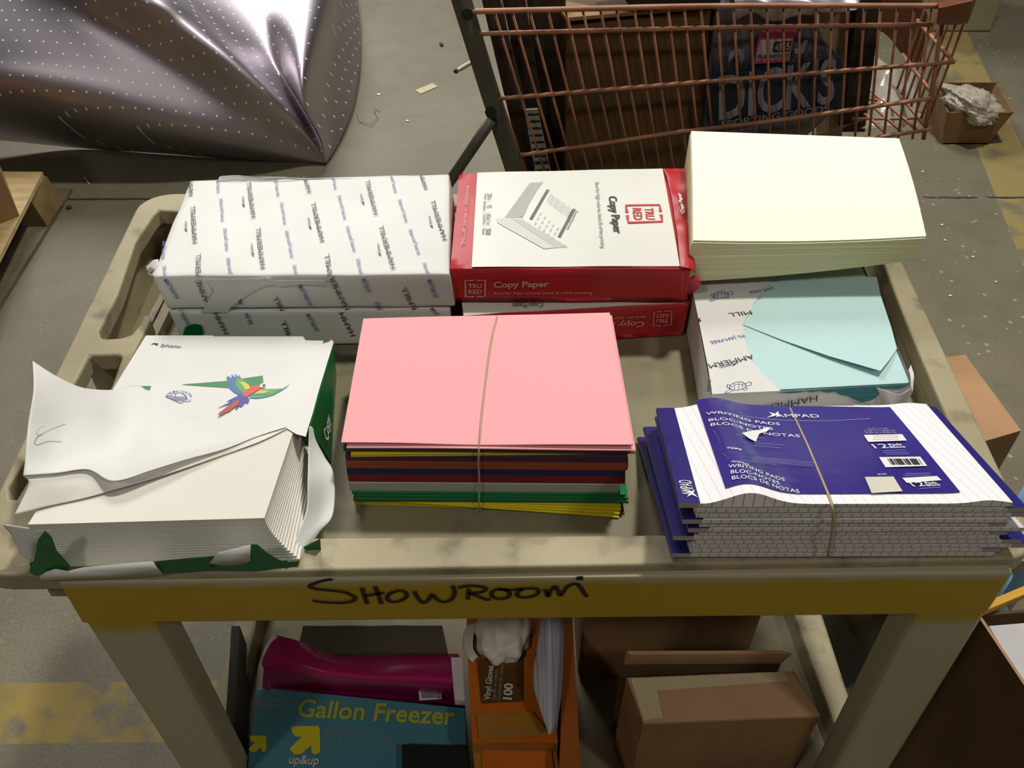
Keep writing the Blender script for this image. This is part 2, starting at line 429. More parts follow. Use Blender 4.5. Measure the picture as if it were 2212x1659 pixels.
mb = MB(); mb.plate([(-.532, .22), (-.462, .22), (-.455, .53), (-.545, .53)], [[(-.522, .235), (-.470, .235), (-.463, .515), (-.534, .515)]], TZ-.075, TZ+.0155, RIMM); mb.build('recess_wall', cart)
mb = MB(); mb.box((-.448, -.09, TZ-.02), (.515, .52, TZ-.0015), TRAYM); mb.build('tray_deck', cart)
mb = MB(); rec = [p for p in inner[4:14]]+[(-.452, .3), (-.45, .5)]
mb.plate([(-.535, .516), (-.455, .516), (-.455, .225), (-.525, .225)][::-1], [], TZ-.075, TZ-.055, TRAYM)
mb.build('handle_recess', cart)
# apron ring below the rim and the four corner legs
YF = -.121
def yf(x): return -.124+.0
mb = MB()
mb.box((-.426, -.126, .762), (.452, -.100, .83), APM)
mb.build('front_apron', cart, bevel=.003)
mb = MB(); mb.box((-.43, .50, .762), (.50, .53, .83), RIMM)
mb.build('rear_apron', cart)
def leg(x0, x1, X0, X1, y0, y1, Y0, Y1, m, nm='leg'):
    mb = MB(); zt, zb = .80, .10
    top = [(x0, y1, zt), (x1, y1, zt), (x1, y0, zt), (x0, y0, zt)]; bot = [(X0, Y1, zb), (X1, Y1, zb), (X1, Y0, zb), (X0, Y0, zb)]
    mb.hexa([V(*p) for p in top], [V(*p) for p in bot], m)
    return mb.build(nm, cart, bevel=.006)
leg(-.425, -.357, -.400, -.340, -.1255, -.085, -.1255, -.085, APM)
leg(.382, .4515, .400, .472, -.1255, -.085, -.1255, -.085, APM)
leg(-.425, -.36, -.41, -.345, .48, .525, .48, .52, LEGM)
leg(.40, .47, .40, .47, .48, .525, .48, .52, LEGM)
# lower shelf
SZ, SR = .31, .35
mb = MB(); mb.plate([(-.425, -.19), (.47, -.19), (.47, .52), (-.425, .52)], [[(-.39, -.17), (.445, -.17), (.405, .49), (-.39, .49)]], SZ-.03, SR, RIMM)
mb.build('lower_shelf_rim', cart, bevel=.005)
mb = MB(); mb.box((-.39, -.17, SZ-.03), (.44, .49, SZ), TRAYM); mb.build('lower_shelf', cart)
BLK = mat('black_rubber', '#1c1c1b', .7); STEEL = mat('dull_steel', '#7c7a72', .45, metal=.8)
for x in (-.38, .43):
    for y in (-.09, .48):
        mb = MB(); seg = 20; R = .05
        ring = [(x-.014, y+R*math.cos(2*math.pi*k/seg), .05+R*math.sin(2*math.pi*k/seg)) for k in range(seg)]
        r2 = [(x+.014, p[1], p[2]) for p in ring]
        mb.add(ring+r2, [tuple(range(seg)), tuple(range(seg, 2*seg))[::-1]]+[(k, seg+k, seg+(k+1) % seg, (k+1) % seg) for k in range(seg)], BLK)
        w = mb.build('caster_wheel', cart, bevel=.004)
        mb = MB(); mb.box((x-.022, y-.02, .04), (x-.017, y+.02, .105), STEEL); mb.box((x+.017, y-.02, .04), (x+.022, y+.02, .105), STEEL); mb.box((x-.022, y-.02, .1), (x+.022, y+.02, .106), STEEL)
        mb.build('caster_fork', w)
# SHOWROOM handwriting
AP = Surf(py(130, 1265, -.1262), py(2205, 1205, -.1262), py(2140, 1300, -.1262), py(190, 1352, -.1262))
k = 650/2212
def sc(pts, ox=650, oy=1220, s=650/2212): return [(ox+a*s, oy+c*s) for a, c in pts]
MARK = mat('marker_ink', '#2a1d0c', .7)
mb = MB()
for st_ in ([(230, 100), (150, 115), (65, 150), (110, 172), (230, 185), (330, 200), (400, 240), (360, 268), (270, 275), (160, 270), (85, 258)],
            [(448, 165), (465, 220), (488, 285)], [(545, 155), (570, 215), (592, 283)], [(470, 224), (540, 213), (612, 200)],
            [(700, 190), (650, 210), (635, 245), (670, 268), (735, 258), (778, 225), (760, 192), (700, 185)],
            [(832, 190), (860, 240), (900, 275), (940, 250), (965, 215), (1000, 250), (1050, 268), (1105, 250), (1130, 200), (1115, 150)],
            [(1235, 170), (1230, 210), (1228, 252)], [(1155, 165), (1230, 150), (1320, 155), (1360, 172), (1330, 195), (1250, 205), (1300, 225), (1360, 250), (1395, 248)],
            [(1470, 170), (1410, 190), (1405, 225), (1450, 245), (1520, 235), (1535, 205), (1500, 180), (1450, 175), (1550, 180), (1620, 172), (1590, 200), (1600, 228), (1660, 235), (1730, 215), (1745, 180), (1700, 168), (1640, 172), (1610, 185)],
            [(1790, 175), (1805, 200), (1815, 228), (1840, 180), (1870, 155), (1890, 190), (1910, 220), (1950, 165), (1990, 140), (2030, 138), (2060, 170), (2085, 210), (2105, 232)]):
    stroke(mb, AP, sc(st_), .0042, MARK, e=.0008)
stroke(mb, AP, sc([(2045, 80), (2050, 95), (2048, 110)]), .006, MARK)
mb.build('handwritten_lettering', cart, label='black marker handwriting')

# ================================================================== REAMS IN THE TRAY
def hammer_print(S, mb, items, sizes=(.0085, .0042, .0040)):
    for kind, p0, p1 in items:
        if kind == 'H': text(mb, S, 'HAMMERMILL', p0, p1, .0062, INKK, .0, e=.0016)
        elif kind == 'h': text(mb, S, 'HAMM', p0, p1, .0062, INKK, .0, e=.0016)
        elif kind == 'A': text(mb, S, 'AMMERMILL', p0, p1, .007, INKK, .0, e=.0016)
        elif kind == 'J': text(mb, S, '99.99% JAM-FREE', p0, p1, .0042, INKB, .0, e=.0016)
        elif kind == 'j': text(mb, S, '99.99% JAM', p0, p1, .0042, INKB, .0, e=.0016)
        elif kind == 'S':
            text(mb, S, 'Sylvamo', p0, p1, .0036, INKK, .0, e=.0016)
            a = V(*p0); b = V(*p1); d = (b-a)/np.linalg.norm(b-a); n = V(d[1], -d[0])
            q = [a-d*8, a-d*3+n*5, a-d*2+n*6, a-d*2]
            poly(mb, S, [tuple(t) for t in q], INKK, .0016)
        else:
            text(mb, S, kind, p0, p1, .0062, INKK, .0, e=.0016)
def c4(x, y): return (300+x/3.16, 360+y/3.16)
UZ = .906
S_h1 = Surf(pz(411, 390, UZ), pz(971, 376, UZ), pz(970, 592, UZ), pz(328, 597, UZ), disp=lambda a, b: .0012*math.sin(a*9+b*4)*math.sin(3.1*min(max(b, 0), 1)))
dn = V(.006, .002, -.0492)
ream = thing('paper_ream', (-.26, .35, .854), 'wide white ream with rows of black and blue lettering, upper of the back-left pair', 'paper ream', 'white lettered reams at the back left')
mb = MB(); slab(mb, S_h1, dn, 44, 26, 8, WRAPW, WRAPW, wr=.0011, wsc=22, seed=1)
items = []
for a, c in [((365, 205), (362, 100))]: items.append(('h', c4(372, 205), c4(372, 108)))
H_ = [((400, 525), (385, 272)), ((800, 350), (765, 108)), ((865, 700), (830, 420)), ((1270, 515), (1205, 248)), ((1635, 332), (1575, 95)), ((1755, 700), (1668, 408)), ((2105, 505), (2020, 232))]
for a, b_ in H_: items.append(('H', c4(*a), c4(*b_)))
for a, b_ in [((1180, 180), (1150, 72)), ((1975, 158), (1945, 62))]: items.append(('h', c4(*a), c4(*b_)))
items.append(('MERMILL', c4(425, 752), c4(425, 600)))
items.append(('RMILL', c4(1325, 752), c4(1300, 600)))
J_ = [((180, 632), (185, 515)), ((585, 378), (572, 222)), ((615, 575), (600, 425)), ((1010, 395), (985, 248)), ((1060, 622), (1020, 440)), ((1420, 362), (1378, 200)), ((1485, 582), (1435, 410)), ((1840, 382), (1790, 228)), ((1925, 605), (1862, 430)), ((556, 182), (548, 95)), ((965, 205), (940, 75)), ((1355, 160), (1338, 78)), ((1765, 182), (1735, 70))]
for i, (a, b_) in enumerate(J_): items.append(('J' if 0 < i < 9 else 'j', c4(*a), c4(*b_)))
for a, b_ in [((190, 752), (188, 680)), ((638, 740), (622, 625)), ((1085, 738), (1075, 675)), ((1985, 735), (1960, 660)), ((1530, 740), (1508, 632))]: 
    text(mb, S_h1, 'JAM-FREE', c4(*a), c4(*b_), .0042, INKB, .0, e=.0016)
for a, b_ in [((330, 425), (330, 378)), ((722, 255), (720, 208)), ((1175, 408), (1165, 352)), ((1535, 238), (1522, 190)), ((785, 590), (778, 530)), ((1650, 590), (1640, 530)), ((2003, 400), (1990, 342))]: items.append(('S', c4(*a), c4(*b_)))
hammer_print(S_h1, mb, items)
# front face
f = S_h1; FLt, FRt = f(0, 0), f(1, 0)
S_h1f = Surf(FLt, FRt, FRt+dn, FLt+dn); off = .0022
F1 = [('AMME', (485, 920), (425, 770)), ('HAMMER', (1440, 965), (1330, 745)), ('RMILL', (1900, 960), (1818, 812)), ('MILL', (1000, 970), (945, 880))]
for t, a, b_ in F1: text(mb, S_h1f, t, c4(*a), c4(*b_), .0066, INKK, .0, e=off)
for t, a, b_ in [('99.99% JAM', (285, 890), (195, 760)), ('99.99% JAM', (1190, 940), (1110, 800)), ('99.99% JAM', (1590, 845), (1545, 755)), ('99.99% JAM', (2045, 880), (1995, 760)), ('REE', (1660, 965), (1635, 912)), ('99', (715, 935), (708, 900))]:
    text(mb, S_h1f, t, c4(*a), c4(*b_), .0052, INKB if t != '99' else INKK, .01, e=off)
mb.build('wrapper', ream, smooth=True, bevel=.002)
TORN = mat('torn_wrapper', '#cfccc9', .7, c2='#c3c0be', scale=20)
mb = MB()
poly(mb, S_h1f, [c4(*p) for p in [(470, 755), (830, 752), (900, 742), (920, 765), (1260, 765), (1300, 800), (1110, 790), (960, 808), (930, 795), (870, 800), (800, 830), (700, 890), (640, 940), (600, 985), (430, 985), (480, 900), (520, 830)]], TORN, .0032)
poly(mb, S_h1f, [c4(*p) for p in [(820, 752), (870, 738), (905, 748), (915, 770), (885, 760)]], WRAPW, .004)
mb.build('torn_flap', ream, solid=.0004)
# crumpled end of the wrapper at the left and back
mb = MB(); mb.grid(smooth_grid([rpx([(322, 572, .90), (330, 563, .904), (342, 560, .906)]), rpx([(316, 578, .896), (328, 580, .902), (340, 578, .9065)]), rpx([(320, 594, .895), (326, 597, .901), (332, 596, .9065)])], 8, 6, .002, 60), WRAPW)
for q in ([(318, 588), (325, 578)], [(323, 590), (329, 579)], [(327, 590), (333, 581)]):
    mb.tube([pz(*q[0], .9035), pz(*q[1], .906)], .0005, INKK, 4)
mb.build('end_fold', ream, smooth=True, solid=.0006)
mb = MB(); mb.grid(smooth_grid([rpx([(470, 392, .9065), (600, 389, .9065), (760, 386, .9065)]), rpx([(474, 381, .911), (500, 378, .913), (601, 385, .909)])], 20, 5, .002, 60), mat('wrapper_back', '#d6d2d8', .6))
mb.build('back_lip', ream, smooth=True, solid=.0004)

dl = S_h1.c[0]-S_h1.c[3]; LZ = .8535
FL2 = pz(364, 674, LZ); FR2 = pz(974, 668, LZ)
S_h2 = Surf(FL2+dl*V(1, 1, 0), FR2+dl*V(1, 1, 0)*.98-V(.004, 0, 0), FR2, FL2)
ream2 = thing('paper_ream', (-.26, .35, TZ), 'lower white lettered ream of the back-left pair, green wrapper showing at its foot', 'paper ream', 'white lettered reams at the back left')
dn2 = V(.003, -.001, -.0525)
mb = MB(); slab(mb, S_h2, dn2, 36, 16, 8, WRAPW, WRAPW, wr=.0018, wsc=20, seed=5)
S_h2f = Surf(FL2, FR2, FR2+dn2, FL2+dn2)
for t, a, b_ in [('HAMM', (615, 1130), (545, 985)), ('MILL', (1055, 1165), (1000, 1040)), ('HAMM', (1480, 1145), (1400, 985))]: text(mb, S_h2f, t, c4(*a), c4(*b_), .0066, INKK, .0, e=.0024)
for t, a, b_ in [('99.99% J', (365, 1080), (300, 970)), ('99.99', (785, 1065), (750, 990)), ('99.99% JAM', (1235, 1110), (1165, 995)), ('JAM', (2050, 1000), (2010, 950))]: text(mb, S_h2f, t, c4(*a), c4(*b_), .0052, INKB, .01, e=.0024)
mb.build('wrapper', ream2, smooth=True, bevel=.002)
mb = MB(); poly(mb, S_h2f, [c4(*p) for p in [(300, 1160), (320, 1085), (380, 1062), (430, 1072), (445, 1120), (420, 1175)]], GREEN, .0028); mb.build('green_patch', ream2, label='green patch where the wrapper is torn')

# --- red and white reams
def c5(x, y): return (960+x/3.95, 350+y/3.95)
def logo(mb, S, pts, m, w=.0016, e=.0011):   # bracket square with gaps: pts = 4 px corners tl,tr,br,bl in reading order
    tl, tr, br_, bl = [V(*p) for p in pts]
    def at(a, b_): return tuple((tl*(1-a)+tr*a)*(1-b_)+(bl*(1-a)+br_*a)*b_)
    stroke(mb, S, [at(.42, 0), at(.0, 0), at(0, 1), at(.42, 1)], w, m, e, smooth=False)
    stroke(mb, S, [at(.58, 0), at(1, 0), at(1, 1), at(.58, 1)], w, m, e, smooth=False)
    for t, b_ in (('TRU', .46), ('RED', .82)):
        h = np.linalg.norm(S.px(*at(.5, b_))-S.px(*at(.5, b_-.27)))
        text(mb, S, t, at(.16, b_), at(.84, b_), h*.95, m, .02, e=e)
tru = thing('paper_ream', (.065, .37, .854), 'red and white copy paper ream lying face up on top of its twin', 'paper ream', 'red and white copy paper reams')
S_t = Surf(pz(992, 376, UZ), pz(1480, 364, UZ), pz(1492, 580, UZ), pz(972, 580, UZ))
dt = V(.002, .001, -.0495)
mbw = MB(); slab(mbw, S_t, dt, 30, 20, 6, RED, RED, wr=.0012, wsc=20, seed=9)
WLAB = mat('white_label', '#dfded6', .42, c2='#d9d8cf', scale=5)
mb = MB(); G = []
L0, L1 = [S_t.st(*p) for p in ((1019, 579), (1031, 375))], [S_t.st(*p) for p in ((1468, 577), (1431, 366))]
for j in range(21):
    t = j/20; a = L0[0]*(1-t)+L0[1]*t; b_ = L1[0]*(1-t)+L1[1]*t
    G.append([S_t(*(a*(1-i/24)+b_*i/24), e=.0016+.0003*math.sin(i*.5+j*.3)) for i in range(25)])
mb.grid(G, WLAB)
logo(mb, S_t, [c5(1858, 375), c5(1850, 528), c5(1548, 530), c5(1550, 375)][0:4] and [(1424, 446), (1430, 482), (1357, 484), (1352, 447)], INKR, .0044, e=.0026)
text(mb, S_t, 'Copy Paper', c5(1400, 305), c5(1447, 620), .0105, INKK, .025, e=.0026)
text(mb, S_t, 'Best for high volume, black & white printing', c5(1285, 185), c5(1335, 750), .0052, INKG, .01, e=.0026)
for t, a, b_, h in [('20', (368, 280), (368, 312), .006), ('lb.', (370, 315), (368, 335), .004), ('92', (366, 378), (364, 402), .006), ('8.5x11 in', (360, 455), (356, 545), .0055), ('500', (355, 580), (350, 635), .0065),
                    ('Weight', (340, 280), (340, 330), .0034), ('Brightness', (335, 350), (333, 425), .0034), ('216x279mm', (330, 452), (328, 545), .0034), ('Sheets', (325, 580), (323, 632), .0034)]:
    text(mb, S_t, t, c5(*a), c5(*b_), h, INKG, .02, e=.0026)
for yy in (345, 438, 562): stroke(mb, S_t, [c5(325, yy), c5(400, yy)], .0005, INKLG, e=.0025, smooth=False)
def c6(x, y): return (1040+x*240/2212, 380+y*240/2212)
SHADL = mat('label_print_pale', '#cfcfc8', .5); SHADM = mat('label_print_mid', '#a9aaa2', .5); SHADD = mat('label_print_dark', '#5f615a', .5)
poly(mb, S_t, [c6(*p) for p in [(300, 880), (480, 860), (740, 860), (830, 860), (870, 930), (1700, 1430), (1720, 1450), (1400, 1460), (1250, 1480), (320, 960)]], SHADL, .0021)
poly(mb, S_t, [c6(*p) for p in [(1230, 150), (960, 170), (465, 855), (740, 860), (820, 840), (860, 780), (940, 600), (1130, 280)]], SHADM, .0023)
poly(mb, S_t, [c6(*p) for p in [(600, 870), (860, 930), (1700, 1430), (1450, 1430), (1000, 1150)]], mat('label_print_soft', '#bcbdb6', .5), .0023)
for a, b_ in [((1325, 305), (985, 890)), ((1845, 690), (1545, 1250))]: stroke(mb, S_t, [c6(*a), c6(*b_)], .0042, SHADD, e=.0025, smooth=False)
text(mb, S_t, 'Document Requirements', c6(1880, 720), c6(1690, 1100), .0035, INKG, .02, e=.0025)
for i in range(4):
    for j in range(5):
        x0 = 1390+i*115+j*18; y0 = 370+i*85+j*22
        stroke(mb, S_t, [c6(x0, y0), c6(x0-90, y0+170)], .0006, INKLG, e=.0025, smooth=False)
for i in range(5):
    for j in range(3):
        x0 = 1190+i*85-j*50; y0 = 760+i*75+j*90; stroke(mb, S_t, [c6(x0, y0), c6(x0-25, y0+50)], .0018, INKLG, e=.0025, smooth=False)
mb.build('front_label', tru, smooth=True, label='white printed panel'); mb = mbw
text(mb, S_t, 'ENGINEERED TO PREVENT JAMMING', c5(190, 215), c5(145, 715), .0042, INKP, .01, e=.0024)
dF = [S_t(0, 0), S_t(1, 0)]
S_tf = Surf(dF[0], dF[1], dF[1]+dt, dF[0]+dt)
logo(mb, S_tf, [(1005, 604), (1048, 603), (1048, 638), (1006, 639)], INKP, .0022, e=.0022)
text(mb, S_tf, 'Copy Paper', (1066, 619), (1185, 617), .0085, INKP, .03, e=.0022)
text(mb, S_tf, 'Best for high volume, black & white printing', (1067, 633.5), (1278, 632.5), .0035, INKP, .01, e=.0022)
mb.build('wrapper', tru, smooth=True, bevel=.002)
# crumpled red end of the wrapper
mb = MB(); G = smooth_grid([rpx([(1468, 579, UZ+.001), (1484, 580, UZ+.003), (1500, 588, UZ-.004), (1503, 592, UZ-.014)]), rpx([(1463, 520, UZ+.002), (1480, 520, UZ+.004), (1495, 525, UZ+.002), (1499, 530, UZ-.008)]), rpx([(1455, 460, UZ+.002), (1473, 460, UZ+.004), (1492, 460, UZ+.001), (1498, 465, UZ-.01)]), rpx([(1444, 400, UZ+.002), (1468, 400, UZ+.003), (1490, 398, UZ+.003), (1497, 404, UZ-.008)]), rpx([(1431, 365, UZ+.001), (1462, 362, UZ+.001), (1488, 364, UZ+.002), (1500, 370, UZ-.008)])], 12, 30, .003, 45)
mb.grid(G, RED, flip=True)
G2 = smooth_grid([rpx([(1478, 590, UZ-.01), (1490, 596, UZ-.014), (1503, 590, UZ-.014)]), rpx([(1484, 608, UZ-.022), (1500, 606, UZ-.02), (1514, 614, UZ-.026)]), rpx([(1482, 640, UZ-.05), (1488, 638, UZ-.05), (1494, 636, UZ-.05)])], 10, 12, .003, 50)
mb.grid(G2, RED)
SE = Surf(G[-1][3], G[-1][9], G[0][9], G[0][3])
text(mb, SE, 'Copy Paper', c5(2020, 470), c5(1985, 300), .0055, INKW, .03, e=.007)
text(mb, SE, 'Best for high volume, black & white', c5(2085, 560), c5(2040, 210), .0025, INKP, .0, e=.007)
mb.build('end_fold', tru, smooth=True, solid=.0007)

tru2 = thing('paper_ream', (.065, .37, TZ), 'red ream turned round, its lettering upside down, beneath the face-up red ream', 'paper ream', 'red and white copy paper reams')
a0, a1 = pz(1001, 681, .853), pz(1490, 652, .853); ex = (a1-a0)/np.linalg.norm(a1-a0); ey = V(-ex[1], ex[0], 0)
S_t2 = Surf(a0+ey*.2159, a0+ex*.2794+ey*.2159, a0+ex*.2794, a0)
mb = MB(); slab(mb, S_t2, V(0, 0, -.052), 24, 16, 6, WLAB, RED, wr=.0012, wsc=20, seed=19)
S_t2f = Surf(a0, a0+ex*.2794, a0+ex*.2794-V(0, 0, .052), a0-V(0, 0, .052))
INKDP = mat('dim_pink_ink', '#c98582', .5)
logo(mb, S_t2f, [(1449, 700), (1410, 702), (1412, 672), (1450, 669)], INKDP, .0015, e=.0022)
text(mb, S_t2f, 'Copy Paper', (1392, 692), (1268, 697), .0085, INKDP, .03, e=.0022)
text(mb, S_t2f, 'Best for high volume, black & white', (1393, 680), (1205, 690), .0033, INKDP, .01, e=.0022)
text(mb, S_t2, 'Copy Paper', (1172, 655), (1105, 657), .01, INKG, .02, e=.0018)
mb.build('wrapper', tru2, smooth=True, bevel=.002)

# --- cream stack
CREAM = mat('cream_paper', '#fbfbe4', .75, c2='#fafadf', scale=3); CREAMS = edge_mat('cream_paper_edge', '#ded9ae', '#c2bc8f')
cs = MB()
def cdisp(a, b): return -.006*math.sin(math.pi*a)*(1-b)*.7 + .004*math.sin(math.pi*b)
S_c = Surf(pz(1493, 283, .956), pz(1942, 299, .952), pz(2001, 510, .930), pz(1497, 519, .930), disp=cdisp)
def cslab(mb, S, t0, t1, t0r, t1r, sh, n=24):
    vs = []; N = n
    for lev in (0, 1):
        for j in range(N+1):
            for i in range(N+1):
                a, b = i/N, j/N; t = (t0*(1-a)+t0r*a) if lev == 0 else (t1*(1-a)+t1r*a)
                vs.append(S(a, b)+V(sh[0], sh[1], 0)-V(0, 0, t))
    M = (N+1)**2; T = []; B = []
    for j in range(N):
        for i in range(N):
            q = j*(N+1)+i; T.append((q, q+1, q+N+2, q+N+1)); B.append(tuple(x+M for x in (q, q+N+1, q+N+2, q+1)))
        q = j; B += [(q, q+M, q+1+M, q+1)]; q = N*(N+1)+j; B += [(q, q+1, q+1+M, q+M)]
        q = j*(N+1); B += [(q, q+N+1, q+N+1+M, q+M)]; q = j*(N+1)+N; B += [(q, q+M, q+N+1+M, q+N+1)]
    o = len(mb.v); mb.v += vs
    for L, m in ((T, CREAM), (B, CREAMS)):
        k = mb.mi(m)
        for f in L: mb.f.append([x+o for x in f]); mb.m.append(k)
cslab(cs, S_c, 0, .0016, 0, .0016, (0, 0)); cslab(cs, S_c, .0026, .0048, .0022, .004, (-.001, -.0015)); cslab(cs, S_c, .0054, .060, .0044, .034, (-.0015, -.001))
cs.build('cream_paper_stack', label='thick stack of blank cream paper resting on the blue ream at the back right', cat='paper stack')

# --- coloured construction paper, bound by a rubber band
PZ = .8905
def colmat(n, c, e, e2): return mat(n, c, .85, c2=c, scale=4, bump=.06, bscale=300), edge_mat(n+'_edge', e, e2)
base_c = [pz(785, 688, PZ), pz(1317, 675, PZ), pz(1367, 960, PZ), pz(737, 955, PZ)]
LAY = [  # name, colour, thickness, bottom z, offsets (left, right, front), droop
 ('yellow', '#e8d21f', '#d8c81f', '#9c8f14', .7995, .8095, (0.003, -.005, (.003, .012)), 'yellow construction paper sheets sagging at the right, bottom of the banded stack'),
 ('green', '#1a7a44', '#1c7a48', '#0d4a2a', .8100, .8230, (.003, -.0012, .007), 'green construction paper sheets in the banded stack, just above the yellow bottom'),
 ('white', '#d4d6ce', '#a9ab9e', '#999b8f', .8233, .8355, (.001, -.008, .004), 'white construction paper sheets in the banded stack, between red and green'),
 ('red', '#a3182c', '#7c1224', '#6a0e1d', .8357, .8468, (.001, -.003, .003), 'dark red construction paper sheets in the banded stack, above the white ones'),
 ('blue', '#27206a', '#231c58', '#1b1648', .8470, .8560, (.001, -.004, .003), 'navy blue construction paper sheets in the banded stack, under the orange ones'),
 ('orange', '#c3571c', '#9c4620', '#843a1a', .8562, .8660, (.0015, -.002, .003), 'orange construction paper sheets in the banded stack, under the purple ones'),
 ('purple', '#4c2145', '#43203d', '#351630', .8662, .8735, (.002, -.003, .0025), 'dark purple construction paper sheets in the banded stack, above the orange ones'),
 ('yellow', '#e8d21f', '#b8a82c', '#a09020', .8737, .8770, (.008, .004, (.005, -.004)), 'thin yellow construction paper sheets near the top of the banded stack'),
 ('grey', '#3b3537', '#3f3a3c', '#2a2628', .8772, .8842, (.001, -.002, .0), 'black and grey construction paper sheets just below the pink ones'),
 ('pink', '#f0a6ab', '#d98f97', '#c9808a', .8848, .8862, (.005, .003, .004), 'second pink construction paper sheet peeking out under the top pink sheet'),
 ('pink', '#f0a6ab', '#d98f97', '#c9808a', .8890, .8905, (0, 0, 0), 'pink construction paper lying on top of the banded stack of colours')]
for i, (nm, c, e1, e2, z0, z1, off, lab) in enumerate(LAY):
    m1 = mat('paper_'+nm, c, .85, c2=c, scale=4, bump=.06, bscale=300); m2 = edge_mat('paper_%s_edge' % nm, e1, e2)
    ol, orr, of = off; q = []
    for k, p in enumerate(base_c):
        p = V(p[0], p[1], z1); p[0] += ol if k in (0, 3) else orr; of_ = of if not isinstance(of, tuple) else of[1 if k == 2 else 0]; p[1] += -of_*.8 if k in (2, 3) else abs(of_)*.3; q.append(p)
    top = i == len(LAY)-1
    if top: dsp = lambda a, b: -.0022*math.exp(-((a-.46)/.2)**2)*(1-b)+.0003*math.sin(a*6)
    elif nm == 'pink': dsp = lambda a, b: .0006*math.sin(a*5)
    else: dsp = None
    S = Surf(*q, disp=dsp); mb = MB(); th = z1-z0
    if nm == 'yellow' and i == 0:
        slab(mb, Surf(*q, disp=lambda a, b: 0), V(0, 0, -.0095), 20, 6, 1, m1, m2)
        for r in range(3): pass
    elif nm == 'green':
        for kk in range(4):
            dz = -.0033*kk; o2 = V((0, .003, .001, .004)[kk], -(0, .0015, .003, .001)[kk], dz)
            slab(mb, Surf(*[p+o2 for p in q]), V(0, 0, -.0026), 14, 4, 1, m1, m2)
    else: slab(mb, S, V(0, 0, -th), 30 if top else 12, 16 if top else 4, 1, m1, m2)
    if nm == 'yellow' and i == 0:   # loose lower sheets fan out forwards at the right
        for kk in range(3):
            o2 = V(-.001*kk, -.0025*(kk+1), -.0028*(kk+1))
            qq = [p+o2*(1 if k == 2 else (.35 if k == 1 else 0))+V(0, 0, -.0001) for k, p in enumerate(q)]
            slab(mb, Surf(*qq), V(0, 0, -.0006), 10, 3, 1, m1, m2)
    mb.build('construction_paper', label=lab, cat='paper', group='coloured papers in the banded stack')
    if top: S_p = S
BAND = mat('rubber_band', '#b09a7a', .5)
def band(name, S, px, front, label, r=.0009, group=None, back=None):
    P = [S.px(*p, .0012) for p in px] + front
    mb = MB(); mb.tube(P, r, BAND, 6, flat=.5); return mb.build(name, label=label, cat='rubber band', smooth=True, group=group)
a = S_p.px(1034, 961, .001); yb = a[1]
band('rubber_band', S_p, [(1074, 685), (1066, 712), (1057, 760), (1048, 830), (1040, 900), (1035, 957)],
     [V(a[0], yb-.0055, .884), V(a[0]-.0005, yb-.0065, .868), V(a[0], yb-.0065, .84), V(a[0]-.001, yb-.0115, .815), V(a[0]-.001, yb-.0125, .802)],
     'tan rubber band around the stack of coloured construction paper', group='rubber bands')

# --- blue paper ream with torn wrapper
BZ = .857
b0, b1 = pz(1541, 849, BZ), pz(1966, 827, BZ); bl = pz(1499, 628, BZ); d_ = (bl-b0)/np.linalg.norm(bl-b0)*.2794
S_b = Surf(b0+d_, b1+d_*V(1.0, 1, 1)+V(.006, 0, 0), b1, b0)
BLUEP = mat('blue_paper', '#b9d8d6', .75, c2='#b5d5d4', scale=3); BLUEE = edge_mat('blue_paper_edge', '#3a7f86', '#2f6f77')
ream = thing('paper_ream', (.33, .25, TZ), 'light blue paper ream in a torn white wrapper with turtles, under the cream stack', 'paper ream')
mb = MB(); slab(mb, S_b, V(.001, 0, -.0565), 12, 12, 4, BLUEP, BLUEE)
mb.build('paper_block', ream, bevel=.001)
mb = MB()
# side walls and overlapping top of the wrapper
def off(p, dx, dy, dz=0): return p+V(dx, dy, dz)
e = .0022; C0, C1, C2, C3 = S_b.c; dz = V(0, 0, -.056)
fl, fr, br_, blc = off(C3, -e, -e, .0006), off(C2, e, -e, .0006), off(C1, e, e, .0006), off(C0, -e, e, .0006)
def wall(p, q, n=24, k=6, z0=0, seed=0): 
    return [[(p*(1-i/n)+q*i/n)+dz*j/k+V(mnoise.noise(Vector((p*(1-i/n)+q*i/n)*18)+Vector((seed, j*.6, 0))), mnoise.noise(Vector((p*(1-i/n)+q*i/n)*18)+Vector((seed+5, j*.6, 0))), 0)*.0012*(1 if j else .2) for i in range(n+1)] for j in range(k+1)]
mb.grid(wall(fl, fr)[::-1], WRAPW); mb.grid(wall(blc, fl, seed=3)[::-1], WRAPW); mb.grid(wall(fr, br_, seed=6)[::-1], WRAPW)
poly(mb, S_b, [(1538, 853), (1530, 800), (1515, 725), (1502, 660), (1495, 627), (1489, 598), (1600, 596), (1690, 590), (1668, 605), (1652, 628), (1640, 640), (1627, 659), (1622, 672), (1610, 690), (1604, 704), (1606, 722), (1613, 755), (1622, 778), (1634, 795), (1645, 808), (1660, 822), (1676, 836), (1686, 846)], WRAPW, e=.0012)
S_bf = Surf(fl, fr, fr+dz, fl+dz)
items = [('AMMERM', (1624, 768), (1528, 789)), ('MILL', (1620, 673), (1572, 679))]
for t, p, q in items: text(mb, S_b, t, p, q, .0075, INKK, .0, e=.0018)
for t, p, q in [('9% JAM-FREE', (1606, 724), (1532, 740)), ('JAM-FREE', (1668, 622), (1616, 632))]: text(mb, S_b, t, p, q, .0052, INKB, .0, e=.0018)
text(mb, S_b, 'Sylvamo', (1582, 788), (1552, 795), .0035, INKK, 0, e=.0018); poly(mb, S_b, [(1594, 785), (1583, 793), (1584, 788), (1576, 790)], INKK, e=.0018)
text(mb, S_bf, 'HAMMERMILL', (1764, 850), (1597, 882), .0095, INKK, .0, e=.0028)
